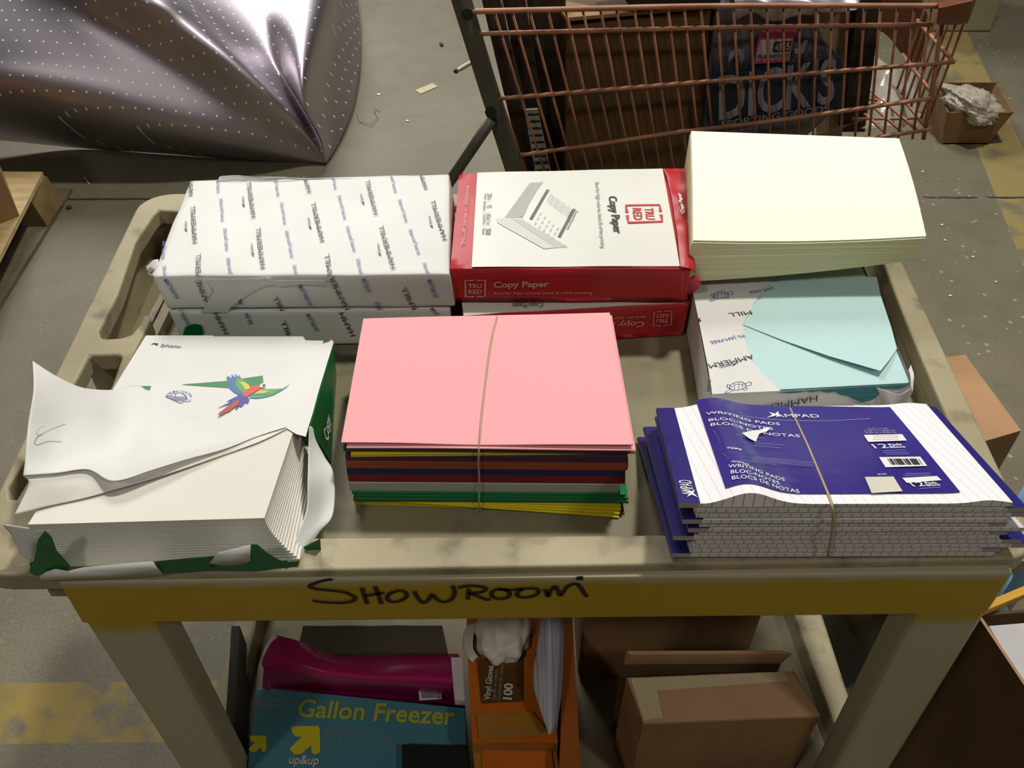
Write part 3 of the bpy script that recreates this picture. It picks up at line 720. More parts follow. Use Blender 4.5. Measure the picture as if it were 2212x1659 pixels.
text(mb, S_bf, 'Sylvamo', (1690, 882), (1640, 888), .0035, INKK, 0, e=.0028)
TUR = mat('turtle_ink', '#6b6bb0', .6)
def turtle(mb, S, cx, cy, s, e):
    T = lambda *q: [(cx+x*s, cy+y*s) for x, y in q]
    stroke(mb, S, T((-16, 3), (-12, -5), (-2, -9), (8, -9), (15, -4), (13, 2), (4, 5), (-6, 6), (-16, 3)), .0009, TUR, e)
    stroke(mb, S, T((-13, 1), (-5, -4), (6, -5), (13, -2)), .0007, TUR, e)
    for q in (((-6, -7), (-6, 5)), ((2, -8), (2, 5)), ((9, -7), (8, 3))): stroke(mb, S, T(*q), .0006, TUR, e, smooth=False)
    stroke(mb, S, T((14, -5), (20, -9), (25, -8), (24, -3), (16, -2)), .0009, TUR, e)
    stroke(mb, S, T((-13, 4), (-20, 7), (-24, 11), (-18, 11), (-9, 6)), .0009, TUR, e)
    stroke(mb, S, T((-13, -3), (-20, -4), (-19, 1), (-14, 2)), .0009, TUR, e)
    stroke(mb, S, T((9, 4), (14, 6), (18, 3), (14, 1)), .0008, TUR, e)
turtle(mb, S_b, 1557, 641, 1.0, .0018); turtle(mb, S_bf, 1592, 828+4, 1.15, .003)
for q in ((1532, 823, 1529, 849), (1508, 690, 1512, 697)): stroke(mb, S_b, [(q[0], q[1]), (q[2], q[3])], .003, INKK, .002, smooth=False)
mb.build('wrapper', ream, smooth=False)
mb = MB()   # exposed blue edge at the front with its ragged hole
poly(mb, S_bf, [(1672, 844), (1966, 827), (1940, 838), (1906, 836), (1896, 848), (1890, 856), (1878, 862), (1860, 866), (1845, 860), (1828, 852), (1812, 849), (1802, 843), (1784, 845), (1768, 841), (1752, 844), (1738, 842), (1720, 845), (1700, 846)], BLUEE, e=.0026)
mb.build('exposed_edge', ream, label='dark teal paper edge showing in the tear')
mb = MB()   # the loose top sheets, cut by a slit
q = [(1606, 703, .0006), (1690, 737, .0012), (1790, 775, .0035), (1898, 811, .0065), (1900, 809, .0065), (1920, 782, .004), (1936, 757, .0022), (1925, 710, .001), (1902, 640, .0008), (1893, 600, .0008), (1700, 596, .0008), (1655, 632, .0006), (1625, 668, .0006)]
poly(mb, S_b, q, BLUEP, e=.0002)
mb.build('loose_top_sheet', ream, solid=.0003)
mb = MB()   # torn wrapper bits at the right
T1 = [rpx([(1893, 838, .857), (1915, 846, .856), (1945, 850, .856), (1968, 838, .86)]), rpx([(1897, 856, .838), (1925, 874, .838), (1950, 862, .84), (1972, 846, .852)]), rpx([(1888, 866, .826), (1915, 890, .818), (1940, 880, .82), (1955, 875, .83)])]
mb.grid(smooth_grid(T1, 14, 12, .003, 60), WRAPW, flip=True)
T2 = [rpx([(1962, 800, .860), (1966, 815, .862), (1968, 832, .860)]), rpx([(1968, 788, .858), (1974, 812, .864), (1972, 846, .856)])]
mb.grid(smooth_grid(T2, 10, 6, .002, 60), WRAPW)
T3 = [rpx([(1838, 866, .842), (1858, 870, .838), (1878, 873, .834)]), rpx([(1850, 876, .84), (1868, 882, .836), (1888, 886, .83)])]
mb.grid(smooth_grid(T3, 8, 4, .003, 60), WRAPW)
mb.build('torn_flap', ream, smooth=True, solid=.0005)

# --- open copy ream at the front left
ream = thing('paper_ream', (-.33, .05, TZ), 'opened copy paper ream at the front left, torn white and green wrapper with a parrot', 'paper ream')
gBL, gBR, gFR, gFL = pz(318, 728, .852), pz(699, 736, .852), pz(571, 1119, .8925), pz(60, 1133, .891)
S_g = Surf(gBL, gBR, gFR, gFL)
PEDGE = edge_mat('white_paper_edge', '#dedad1', '#d8d4cb')
mb = MB()
L = [(k*.0026, k*.0026+.0026, .00009*k*k, .00004*k*k) for k in range(18)]
for t0, t1, sx, sy in L:
    q = [p-V(0, 0, t0) for p in S_g.c]; q[2] = q[2]+V(sx, -sy, 0); q[3] = q[3]+V(0, -sy, 0); q[1] = q[1]+V(min(sx, .002), 0, 0)
    slab(mb, Surf(*q), V(0, 0, -(t1-t0)), 12, 12, 1, PAPER, PEDGE)
mb.build('paper_block', ream)
mb = MB()   # green wrapper round the back and the right side
q = [gBL+V(-.001, .001, .0006), gBR+V(.003, .001, .0006), pz(652, 1010, .872), pz(120, 1010, .872)]
SG = Surf(*[p+V(0, 0, -.0015) for p in q])
gw = Surf(pz(722, 738, .852), pz(724, 760, .845), pz(716, 1004, .81), pz(668, 918, .866))
mb.hexa([gBR+V(-.001, 0, 0), pz(722, 738, .851), pz(672, 918, .864), pz(655, 938, .867)], [gBR+V(0, 0, -.04), pz(727, 812, .802), pz(716, 1003, .802), pz(680, 1003, .802)], GREEN)
mb.hexa([V(*pz(330, 728, .845)), gBR+V(0, 0, -.006), gBR+V(0, -.004, -.006), V(*pz(328, 733, .845))], [V(*pz(330, 740, .802)), gBR+V(.002, .001, -.05), gBR+V(.002, -.004, -.05), V(*pz(328, 745, .802))], GREEN)
SGR = Surf(pz(668, 920, .8655), pz(722, 740, .8525), pz(727, 812, .803), pz(716, 1002, .803))
SGR.n = -SGR.n if SGR.n[0] < 0 else SGR.n
text(mb, SGR, 'Copy', (700, 958), (706, 908), .014, INKW, .02, e=.0045)
mb.build('green_wrapper', ream, bevel=.0008)
Yf = -.128; 
def fpoly(mb, pts, m, Y=Yf): 
    P = [py(a, c, Y+(0 if len(t) == 0 else t[0])) for a, c, *t in pts]; fillp(mb, P, V(0, -1, 0), m)
mb = MB(); fpoly(mb, [(98, 1147), (112, 1160), (122, 1188), (140, 1208), (152, 1222), (146, 1234), (110, 1238), (80, 1244), (66, 1238), (64, 1215), (72, 1212), (82, 1165)], GREEN); mb.build('green_scrap', ream); mb = MB()
fpoly(mb, [(332, 1213), (400, 1206), (468, 1201), (470, 1212), (452, 1222), (450, 1232), (352, 1240)], GREEN)
fpoly(mb, [(541, 1176), (556, 1176), (580, 1196), (612, 1214), (648, 1212), (640, 1224), (560, 1234), (450, 1232), (470, 1220), (520, 1219), (541, 1213)], GREEN); mb.build('green_scrap', ream); mb = MB()
fpoly(mb, [(655, 1182), (692, 1163), (694, 1197), (660, 1203)], GREEN, -.1); mb.build('green_scrap', ream)
mb = MB()   # top cover sheet with its print
fold = [(620, 928), (660, 946)]
poly(mb, S_g, [(316, 727), (460, 727), (462, 729), (655, 729), (662, 740), (668, 747), (688, 748), (710, 741), (717, 736), (721, 742), (706, 790), (688, 850), (676, 895), (668, 920), (661, 946), (640, 940), (619, 927), (560, 925), (345, 925), (235, 860), (262, 815)], WRAPW, e=.0015)
text(mb, S_g, 'Sylvamo', (346, 752), (390, 755), .0065, INKK, .0, e=.0021)
poly(mb, S_g, [(326, 748), (333, 744), (343, 745), (340, 750), (334, 746)], INKK, e=.0021)
def cp(x, y): return (300+x*360/2212, 800+y*360/2212)
def pp(pts, m, e=.0023): poly(mb, S_g, [cp(*p) for p in pts], m, e)
pp([(25, 225), (170, 228), (148, 283), (70, 262)], INKGR, .0019); pp([(560, 208), (1175, 158), (1648, 88), (1662, 215), (1500, 262), (1190, 255)], INKGR, .002)
c = {k: mat('print_'+k, v, .5) for k, v in dict(blue='#2a6a9e', teal='#2b8f8a', green='#5a9a3a', yellow='#c9c02c', red='#d0402a', dred='#9c3a2c', indigo='#35359a', face='#e6ddd2', dark='#3a4430').items()}
pp([(1165, 125), (1190, 95), (1232, 130), (1235, 75), (1290, 120), (1280, 65), (1330, 115), (1328, 75), (1362, 125), (1400, 180), (1480, 240), (1480, 290), (1390, 350), (1330, 350), (1270, 320), (1210, 265), (1185, 210), (1185, 150)], c['blue'])
pp([(1300, 130), (1362, 130), (1430, 180), (1490, 240), (1480, 290), (1400, 330), (1340, 290), (1290, 220)], c['green'], .0025)
pp([(1330, 180), (1400, 180), (1470, 225), (1480, 270), (1420, 285), (1390, 230)], c['yellow'], .0027)
pp([(1670, 270), (1820, 268), (1915, 262), (1960, 235), (2000, 205), (1995, 215), (1950, 255), (1880, 300), (1790, 350), (1670, 382), (1560, 398), (1470, 390), (1480, 350)], c['teal'])
pp([(1620, 285), (1910, 265), (1790, 330), (1640, 350), (1500, 345)], c['green'], .0025); pp([(1600, 300), (1760, 296), (1660, 330), (1530, 335)], c['yellow'], .0027)
pp([(1390, 340), (1480, 260), (1510, 235), (1600, 225), (1640, 210), (1670, 235), (1620, 265), (1520, 330), (1440, 380), (1410, 385)], c['red'], .0029)
pp([(1610, 225), (1650, 200), (1690, 205), (1685, 235), (1665, 262), (1620, 255)], c['face'], .0031); pp([(1655, 215), (1690, 215), (1665, 262), (1645, 240)], c['dark'], .0033)
pp([(1335, 355), (1400, 370), (1470, 395), (1470, 430), (1445, 470), (1420, 450), (1365, 515), (1340, 500), (1295, 550), (1285, 535), (1330, 470), (1300, 440), (1060, 525), (1060, 520), (1210, 450), (1250, 430), (1165, 440), (1260, 390)], c['indigo'], .0025)
pp([(1290, 425), (1350, 430), (1330, 480), (1190, 585), (1180, 580), (1045, 660), (1100, 600), (1050, 610), (1180, 510)], c['dred'], .0029)
for q in ([(380, 378), (440, 340), (510, 320), (580, 325), (630, 360), (642, 395)], [(380, 378), (430, 400), (500, 430), (565, 455), (600, 435), (680, 432), (690, 405)], [(500, 325), (485, 370)], [(400, 365), (640, 375)], [(410, 385), (640, 390)], [(440, 400), (660, 408)], [(480, 415), (620, 425)]):
    stroke(mb, S_g, [cp(*p) for p in q], .0008, INKB, .0021)
for i, ch in enumerate('MADEINTHEUSA'):
    t = math.pi*(1-(i+.5)/12); 
    x0, y0 = cp(530-165*math.cos(math.pi-t)-12, 385-80*math.sin(t)); x1, y1 = cp(530-165*math.cos(math.pi-t)+12, 385-80*math.sin(t)-0)
    text(mb, S_g, ch, (x0, y0), (x1, y1), .0028, INKB, .02, e=.0021)
mb.build('cover_sheet', ream, label='white printed cover with a flying parrot')
def lift(rows, e):
    out = []
    for r in rows:
        o = []
        for p in r:
            x_, y_ = pj(p); q = S_g.px(x_, y_, e); o.append(p if np.dot(p-q, S_g.n) > 0 else q)
        out.append(o)
    return out
mb = MB()   # big torn flap thrown back to the left
rows = [rpx([(70, 779, .938), (122, 812, .925), (180, 838, .905), (246, 843, .882), (300, 833, .868), (344, 872, .867), (430, 908, .8665), (530, 919, .8685), (620, 927, .8705)]),
        rpx([(72, 842, .935), (130, 868, .918), (195, 880, .902), (258, 888, .885), (320, 888, .877), (380, 905, .876), (450, 915, .873), (540, 920, .872), (620, 927, .871)]),
        rpx([(61, 915, .925), (125, 935, .908), (195, 945, .896), (262, 955, .886), (335, 955, .884), (400, 955, .882), (470, 945, .877), (550, 935, .873), (620, 927.5, .871)]),
        rpx([(55, 985, .915), (120, 985, .903), (190, 990, .896), (250, 1005, .893), (330, 992, .890), (400, 980, .886), (480, 962, .881), (555, 944, .875), (620, 928, .8715)]),
        rpx([(50, 1028, .909), (120, 1022, .904), (190, 1014, .900), (246, 1039, .902), (330, 1015, .898), (405, 992, .892), (485, 970, .885), (560, 947, .877), (620, 928, .872)])]
rows = lift(rows, .003)
mb.grid(smooth_grid(rows, 60, 34, .0008, 14), WRAPW, flip=True)
mb.build('torn_flap', ream, smooth=True, solid=.0004)
mb = MB()
rows = [rpx([(52, 1030, .906), (120, 1020, .901), (190, 1014, .896), (250, 1030, .896), (330, 1010, .893), (405, 988, .889), (485, 966, .883), (560, 944, .876), (618, 927, .8705)]),
        rpx([(62, 1048, .902), (130, 1050, .897), (190, 1048, .893), (250, 1048, .891), (330, 1026, .889), (405, 1002, .886), (485, 980, .882), (560, 954, .875), (619, 928, .8705)]),
        rpx([(31, 1113, .893), (105, 1097, .890), (182, 1080, .889), (248, 1058, .889), (330, 1034, .888), (405, 1010, .885), (485, 985, .881), (560, 958, .875), (620, 929, .8705)])]
rows = lift(rows, .0018)
mb.grid(smooth_grid(rows, 50, 14, .0006, 20), mat('wrapper_underside', '#dedbd3', .7), flip=True)
mb.build('under_flap', ream, smooth=True, solid=.0004)
mb = MB()   # stitched slit in the flap
Sfl = Surf(rows[0][0]+V(0, .1, .012), rows[0][2]+V(0, .1, .005), rows[0][2], rows[0][0])
mb = MB()
def crv(pts, r=.0006): mb.tube([cr([pz(*p) for p in pts], i/16) for i in range(17)], r, INKLG, 5)
crv([(141, 916, .921), (110, 927, .921), (84, 940, .923), (79, 934, .925), (85, 924, .925), (96, 918, .923)], .0005)
mb.build('crease_mark', ream)
mb = MB()   # white wrapper hanging at the front
rows = [rpx([(6, 1134, .884), (60, 1140, .884), (97, 1147, .884)]), rpx([(28, 1160, .87), (60, 1164, .872), (90, 1158, .875)]), rpx([(45, 1195, .852), (66, 1190, .856), (80, 1176, .862)]), rpx([(69, 1214, .842), (72, 1208, .846), (74, 1198, .85)])]
mb.grid(smooth_grid(rows, 10, 12, .002, 40), WRAPW, flip=True)
rows = [rpx([(97, 1146, .883), (104, 1144, .884), (112, 1140, .885)]), rpx([(122, 1185, .858), (130, 1180, .862), (140, 1172, .866)]), rpx([(150, 1222, .842), (157, 1215, .845), (165, 1205, .85)])]
mb.grid(smooth_grid(rows, 5, 10, .001, 40), WRAPW, flip=True)
fpoly(mb, [(85, 1246), (98, 1236), (120, 1229), (148, 1234), (180, 1226), (328, 1213), (352, 1240), (300, 1247), (90, 1254)], WRAPW, -.130)
fpoly(mb, [(465, 1201), (470, 1195), (541, 1177), (541, 1212), (520, 1220), (480, 1222), (452, 1216)], WRAPW, -.1295)
mb.build('front_wrapper_flap', ream, smooth=True, solid=.0005)
mb = MB()   # curled wrapper on the right
rows = [rpx([(668, 921, .870), (672, 921, .868), (676, 925, .866)]), rpx([(667, 945, .872), (674, 946, .866), (682, 950, .86)]), rpx([(666, 985, .872), (684, 980, .862), (701, 986, .852)]), rpx([(665, 1040, .868), (694, 1035, .858), (721, 1026, .850)]), rpx([(662, 1100, .858), (690, 1110, .845), (719, 1110, .84)]), rpx([(640, 1160, .852), (665, 1165, .845), (690, 1150, .838)]), rpx([(618, 1217, .846), (634, 1214, .844), (652, 1203, .840)])]
mb.grid(smooth_grid(rows, 14, 40, .003, 30), mat('wrapper_inside', '#d9dcd6', .55), flip=True)
mb.build('side_wrapper_flap', ream, smooth=True, solid=.0005)

# --- writing pads
RULE = None
def ruled(name, c, lc, w=.07, sp=.0087):
    m, nt, b = base(name); L = nt.links.new
    tc = nd(nt, 'ShaderNodeTexCoord'); s = nd(nt, 'ShaderNodeSeparateXYZ'); L(tc.outputs['Object'], s.inputs[0])
    d = nd(nt, 'ShaderNodeMath', operation='DIVIDE'); L(s.outputs['X'], d.inputs[0]); d.inputs[1].default_value = sp
    f = nd(nt, 'ShaderNodeMath', operation='FRACT'); L(d.outputs[0], f.inputs[0])
    l = nd(nt, 'ShaderNodeMath', operation='LESS_THAN'); L(f.outputs[0], l.inputs[0]); l.inputs[1].default_value = w
    mx = nd(nt, 'ShaderNodeMixRGB'); L(l.outputs[0], mx.inputs[0]); mx.inputs[1].default_value = lin(c); mx.inputs[2].default_value = lin(lc)
    L(mx.outputs[0], b.inputs['Base Color']); b.inputs['Roughness'].default_value = .75; return m
RULT = ruled('ruled_sheet', '#eae6ea', '#c6c2d0', .06); RULE_ = ruled('ruled_edge', '#dcd7d4', '#9d979c', .12)
CARD = mat('pad_backing_card', '#aaa39f', .8); TAPE = mat('pad_binding_navy', '#2b2672', .35, c2='#26216a'); FILM = mat('pad_label_indigo', '#3d3388', .2, c2='#362c7c', scale=3, bump=.35, bscale=25)
FILMD = mat('pad_label_dark', '#332c50', .25)
pad_back, pad_front = .862, .938
def wave(a, b): 
    return (.0105*math.exp(-((a-.21)/.085)**2)+.003*math.exp(-((a-.93)/.06)**2)-.0006)*(.75+.25*(1-b))*min(1, max(0, (a-.05)/.06))
S_w = Surf(pz(1420, 882, pad_back), pz(2001, 873, pad_back), pz(2188, 1086, pad_front), pz(1468, 1088, pad_front))
B_w = [pz(1412, 948, .802), pz(2010, 948, .802), pz(2172, 1203, .8455), pz(1456, 1205, .8455)]
B_w[0][1] = S_w.c[0][1]+.012; B_w[1][1] = S_w.c[1][1]+.012; B_w[0][0] = S_w.c[0][0]-.012; B_w[1][0] = S_w.c[1][0]-.01
NP = 12
LABELS = ['writing pad with navy binding and indigo label, top of the banded pad stack', 'second writing pad down, lined edge just under the top pad', 'third writing pad down, thin lined edge in the pad stack', 'fourth writing pad down, navy binding strip pointing left',
          'fifth writing pad down, card backing showing at the left', 'sixth writing pad down, above the wide gap at the middle of the stack', 'seventh writing pad down, lined edge under the wide gap', 'eighth writing pad down, in the lower half of the pad stack',
          'ninth writing pad down, lying third above the bottom pads', 'tenth writing pad down, navy binding sticking out at the right', 'second writing pad from the bottom of the pad stack', 'bottom writing pad of the stack resting on the front lip of the cart']
#        shift left end, shift right end, front shift, binding side
SH = [(0, 0, 0, 'L'), (.013, .012, -.001, 'R'), (.015, .016, -.001, 'R'), (.004, -.004, -.003, 'L'), (.019, -.004, -.001, 'R'), (.010, .012, -.002, 'L'), (.019, -.002, 0, 'R'), (-.002, -.008, 0, 'L'), (.018, .012, 0, 'R'), (.016, .022, 0, 'R'), (.014, -.006, 0, 'R'), (-.002, -.010, 0, 'L')]
for i in range(NP):
    f0 = i/NP; f1 = (i+.86)/NP
    T = [S_w.c[k]*(1-f0)+B_w[k]*f0 for k in range(4)]; Bq = [S_w.c[k]*(1-f1)+B_w[k]*f1 for k in range(4)]
    l_, r_, fy, side = SH[i]
    dirf = (S_w.c[3]-S_w.c[0])/np.linalg.norm(S_w.c[3]-S_w.c[0])
    def adj(q): return [p+V(l_ if k in (0, 3) else r_, 0, 0)-dirf*(fy if k >= 2 else 0) for k, p in enumerate(q)]
    T = adj(T); Bq = adj(Bq)
    amp = 1 if i == 0 else 0
    dsp = (lambda a, b, amp=amp: wave(a, b)*amp)
    S = Surf(*T, disp=dsp)
    pad = thing('writing_pad', tuple((T[0]+T[2])/2-V(0, 0, .004)), LABELS[i], 'writing pad', 'writing pads held by the rubber band')
    n = 60 if i == 0 else 12; mb = MB(); dv = (Bq[3]-T[3]); dvb = (Bq[0]-T[0]); av = (dv+dvb)/2
    x0, x1 = (.058, 1) if side == 'L' else (0, .942)
    def lv(f, u0, u1):
        s0 = Surf(*[T[k]+(Bq[k]-T[k])*f for k in range(4)]); return Surf(s0(u0, 1), s0(u1, 1), s0(u1, 0), s0(u0, 0))
    def sub(S, u0, u1, e=0, back=0): 
        return Surf(S(u0, 1)-S.n*S.disp(u0, 1), S(u1, 1)-S.n*S.disp(u1, 1), S(u1, 0)-S.n*S.disp(u1, 0), S(u0, 0)-S.n*S.disp(u0, 0), disp=lambda a, b: S.disp(u0+(u1-u0)*a, b)+e)
    Sp = sub(S, x0, x1); slab(mb, Sp, av*.82, n, 8, 1, RULT, RULE_, bot=lv(.82, x0, x1))
    mb.build('ruled_pages', pad)
    mb = MB(); slab(mb, lv(.83, 0, 1), av*.15, n, 4, 1, CARD, CARD, bot=lv(.98, 0, 1)); mb.build('backing_card', pad)
    mb = MB(); Sx = sub(S, -.002, .062, e=.0004) if side == 'L' else sub(S, .938, 1.002, e=.0004)
    slab(mb, Sx, av*.86, 6, 8, 1, TAPE, CARD, ms_left=TAPE, ms_right=TAPE, bot=lv(.86, *((-.002, .062) if side == 'L' else (.938, 1.002))))
    if i == 0:
        text(mb, S, 'AMPAD', (1501, 1072), (1492, 1040), .011, INKW, .0, e=.0012); poly(mb, S, [(1486, 1060), (1493, 1064), (1501, 1060), (1497, 1067), (1508, 1077), (1494, 1071), (1484, 1076), (1489, 1068), (1481, 1065), (1488, 1065)], INKW, e=.0012)
    mb.build('binding', pad)
    if i == 0:
        mb = MB(); corners = [(1503, 867), (1922, 881), (2074, 1065), (1567, 1057)]
        st = [S.st(*c_) for c_ in corners]; G = []
        for j in range(17):
            t = j/16; L0 = st[3]*(1-t)+st[0]*t; L1 = st[2]*(1-t)+st[1]*t
            G.append([S(*(L0*(1-k_/40)+L1*k_/40), .0010+.0006*math.sin(k_*.5)*math.sin(t*3.1)) for k_ in range(41)])
        mb.grid(G, FILM); E = .0022
        text(mb, S, 'WRITING PADS', (1525, 901), (1685, 923), .0068, INKW, .0, e=E)
        text(mb, S, 'BLOC-NOTES', (1531, 915), (1670, 933), .0068, INKW, .0, e=E)
        text(mb, S, 'BLOCS DE NOTAS', (1535, 925), (1728, 949), .0068, INKW, .0, e=E)
        text(mb, S, 'WRITING PADS', (1573, 1016), (1695, 1044), .0068, INKW, .0, e=E)
        text(mb, S, 'BLOC-NOTES', (1578, 1028), (1684, 1052), .0068, INKW, .0, e=E)
        text(mb, S, 'BLOCS DE NOTAS', (1581, 1041), (1727, 1070), .0068, INKW, .0, e=E)
        text(mb, S, 'AMPAD', (1676, 905), (1771, 906), .0085, INKW, .0, e=E); poly(mb, S, [(1656, 906), (1668, 900), (1660, 894), (1674, 898), (1680, 892), (1684, 905), (1676, 901), (1672, 903)], INKW, e=E)
        text(mb, S, 'AMPAD', (1578, 1003), (1616, 1010), .0035, INKW, .0, e=E); text(mb, S, 'TOPS', (1568, 974), (1601, 978), .0036, INKW, .03, e=E)
        stroke(mb, S, [(1540, 893), (1600, 902), (1650, 908), (1700, 912), (1790, 913), (1880, 908)], .0005, INKLG, e=E)
        random.seed(3); FT = mat('fine_print', '#8f88b8', .5)
        for (xa, ya, xb, yb) in [(1538, 935, 1600, 944), (1542, 940, 1610, 949), (1545, 945, 1650, 950), (1548, 950, 1640, 957), (1550, 955, 1695, 966), (1552, 959, 1688, 972), (1560, 985, 1757, 1004), (1565, 989, 1755, 1008), (1570, 993, 1757, 1012), (1600, 999, 1676, 1008)]:
            stroke(mb, S, [(xa, ya), (xb, yb)], .0007, FT, e=E, smooth=False)
        text(mb, S, '8 1/2" x 11 3/4"', (1876, 932), (1918, 931), .0028, INKLG, 0, e=E); text(mb, S, '21.59 cm x 29.84 cm', (1867, 936), (1934, 935), .0024, INKLG, 0, e=E); text(mb, S, '21,59 cm x 29,84 cm', (1869, 940), (1936, 939), .0024, INKLG, 0, e=E)
        poly(mb, S, [(1865, 944), (1948, 942), (1958, 956), (1875, 959)], INKW, E); 
        for yy in (946, 950, 954): stroke(mb, S, [(1885, yy), (1940, yy-.6)], .0006, INKP, E+.0003, smooth=False)
        text(mb, S, '12', (1890, 973), (1921, 972), .0095, INKW, .0, e=E); text(mb, S, 'Pads', (1921, 967), (1948, 966), .0042, INKW, .02, e=E); text(mb, S, 'Blocs', (1924, 972), (1956, 971), .0042, INKW, .02, e=E)
        for q_, w_ in (((1906, 978), (1956, 976)), ((1906, 982), (1962, 981)), ((1912, 986), (1962, 985))): stroke(mb, S, [q_, w_], .0008, FT, e=E, smooth=False)
        poly(mb, S, [(1898, 992), (1987, 991), (2002, 1011), (1912, 1014)], INKW, E)
        x = 1916
        while x < 1983:
            w_ = random.choice([.0006, .0012, .0018]); stroke(mb, S, [(x, 996), (x+9, 1009)], w_, INKK, e=E+.0004, smooth=False); x += random.choice([2.6, 3.6, 5])
        poly(mb, S, [(1867, 1035), (1929, 1034), (1949, 1066), (1882, 1070)], mat('label_beige', '#cfcabc', .6), E)
        text(mb, S, '20-346', (1896, 1031), (1916, 1030), .0028, INKLG, .02, e=E)
        poly(mb, S, [(1948, 1037), (2023, 1033), (2033, 1042), (1958, 1048)], INKW, E)
        text(mb, S, '12', (1973, 1056), (2000, 1054), .0075, INKW, .0, e=E); text(mb, S, 'Pads', (1999, 1050), (2024, 1049), .0035, INKW, .02, e=E); text(mb, S, 'Blocs', (2003, 1055), (2031, 1053), .0035, INKW, .02, e=E)
        for q_, w_ in (((1955, 1028), (2008, 1027)), ((1951, 1032), (2010, 1031)), ((1985, 1060), (2030, 1057))): stroke(mb, S, [q_, w_], .0008, FT, e=E, smooth=False)
        poly(mb, S, [(1602, 941), (1622, 936), (1640, 934), (1653, 930), (1657, 928), (1662, 932), (1655, 938), (1640, 942), (1636, 950), (1632, 960), (1618, 953)], INKW, E+.0006)
        mb.build('printed_label', pad, smooth=True, label='indigo printed label under clear film')
        S_top = S
fr = S_top.px(1797, 1091, .001); b_ = B_w[3]*.55+B_w[2]*.45
band('rubber_band', S_top, [(1706, 883), (1724, 920), (1745, 965), (1768, 1020), (1788, 1068), (1796, 1088)],
     [py(x_, y_, fr[1]+o_) for x_, y_, o_ in ((1798, 1096, -.003), (1800, 1112, -.004), (1799, 1135, -.002), (1795, 1165, .002), (1790, 1190, .006), (1788, 1202, .008))],
     'tan rubber band around the stack of writing pads', r=.0012, group='rubber bands')

# ================================================================== LOWER SHELF CONTENTS
CBD = mat('cardboard', '#8f6d45', .8, c2='#80603c', scale=12, bump=.15, bscale=80)
CBL = mat('cardboard_light', '#b8906a', .8, c2='#a9825d', scale=10)
CBK = mat('cardboard_dark', '#5e4526', .85, c2='#523c21', scale=14)
TAPEC = mat('packing_tape', '#c7b492', .3, c2='#bba883', scale=10)
def quadslab(mb, px4, z4, th, m, ms=None, n=6, wr=0):
    q = [pz(a, c, z) for (a, c), z in zip(px4, z4 if isinstance(z4, (list, tuple)) else [z4]*4)]
    S = Surf(*q); slab(mb, S, V(0, 0, -th), n, n, 2, m, ms or m, wr=wr); return S
FRZ = mat('freezer_box_teal', '#4c8089', .3, c2='#46798a', scale=5); YLW = mat('logo_yellow', '#cdc22c', .4); OLV = mat('lettering_olive', '#a9aa3a', .4)
fb = thing('freezer_bag_box', tuple(pz(760, 1580, .31)), 'blue Gallon Freezer bag box with yellow arrow logo on the lower shelf', 'bag box')
mb = MB(); S = quadslab(mb, [(553, 1484), (1003, 1530), (1012, 1700), (536, 1656)], .40, .082, FRZ, n=8)
text(mb, S, 'Gallon Freezer', (640, 1548), (981, 1566), .024, OLV, .02, e=.0012)
text(mb, S, 'up&up', (623, 1650), (688, 1652), .011, INKLG, .02, e=.0012)
text(mb, S, 'double zipper bags', (702, 1588), (845, 1597), .006, INKG, 0, e=.0012); text(mb, S, 'storage', (702, 1602), (748, 1604), .006, INKG, 0, e=.0012)
for i in range(5): stroke(mb, S, [(552, 1508+i*5), (585+(i % 2)*25, 1510+i*5)], .0012, INKG, e=.0012, smooth=False)
def arrow(ox, oy, s): poly(mb, S, [(ox+x*s, oy+y*s) for x, y in [(0, 2), (14, 0), (58, 0), (61, 6), (62, 56), (52, 62), (44, 58), (42, 42), (22, 60), (6, 62), (-4, 50), (2, 42), (22, 24), (8, 22), (1, 14)]], YLW, .0012)
arrow(630, 1569, 1.0); arrow(540, 1590, .58)
mb.build('carton', fb, bevel=.001)
MAG = mat('magenta_pack', '#a81a58', .28, c2='#8a1552', scale=6); MAGW = mat('pack_white', '#c9bfc4', .5)
pk = thing('magenta_packet', tuple(pz(780, 1450, .31)), 'magenta packet with a barcode lying behind the blue freezer box', 'packet')
mb = MB()
rows = [rpx([(596, 1372, .47), (650, 1386, .465), (705, 1410, .44), (790, 1418, .43), (880, 1413, .43), (990, 1412, .43)]), rpx([(580, 1400, .475), (650, 1412, .475), (720, 1432, .455), (800, 1440, .445), (890, 1440, .445), (995, 1445, .44)]),
        rpx([(566, 1440, .46), (640, 1450, .465), (720, 1462, .455), (810, 1470, .445), (900, 1475, .44), (1000, 1482, .435)]), rpx([(561, 1486, .395), (640, 1488, .39), (720, 1492, .39), (820, 1500, .385), (910, 1508, .38), (1004, 1518, .38)])]
G = smooth_grid(rows, 40, 20, .002, 20); mb.grid(G, MAG, flip=True)
low = [[p-V(0, 0, .10) if True else p for p in (G[0][0], G[0][-1])]]
edge = [G[0][k] for k in range(41)]+[G[j][40] for j in range(1, 21)]+[G[20][k] for k in range(39, -1, -1)]+[G[j][0] for j in range(19, 0, -1)]
nn = len(edge); mb.add(edge+[V(p[0], p[1], .312) for p in edge], [(k, (k+1) % nn, nn+(k+1) % nn, nn+k) for k in range(nn)], MAG)
mb.build('packet_film', pk, smooth=True)
SM = Surf(rows[0][0], rows[0][-1], rows[-1][-1], rows[-1][0], disp=lambda a, b: .014)
mb = MB(); poly(mb, SM, [(903, 1473), (950, 1470), (955, 1506), (907, 1509)], MAGW, .004)
for x in range(910, 948, 4): stroke(mb, SM, [(x, 1478), (x+3, 1502)], .0012, INKG, e=.006, smooth=False)
mb.build('barcode_sticker', pk)
mb = MB()
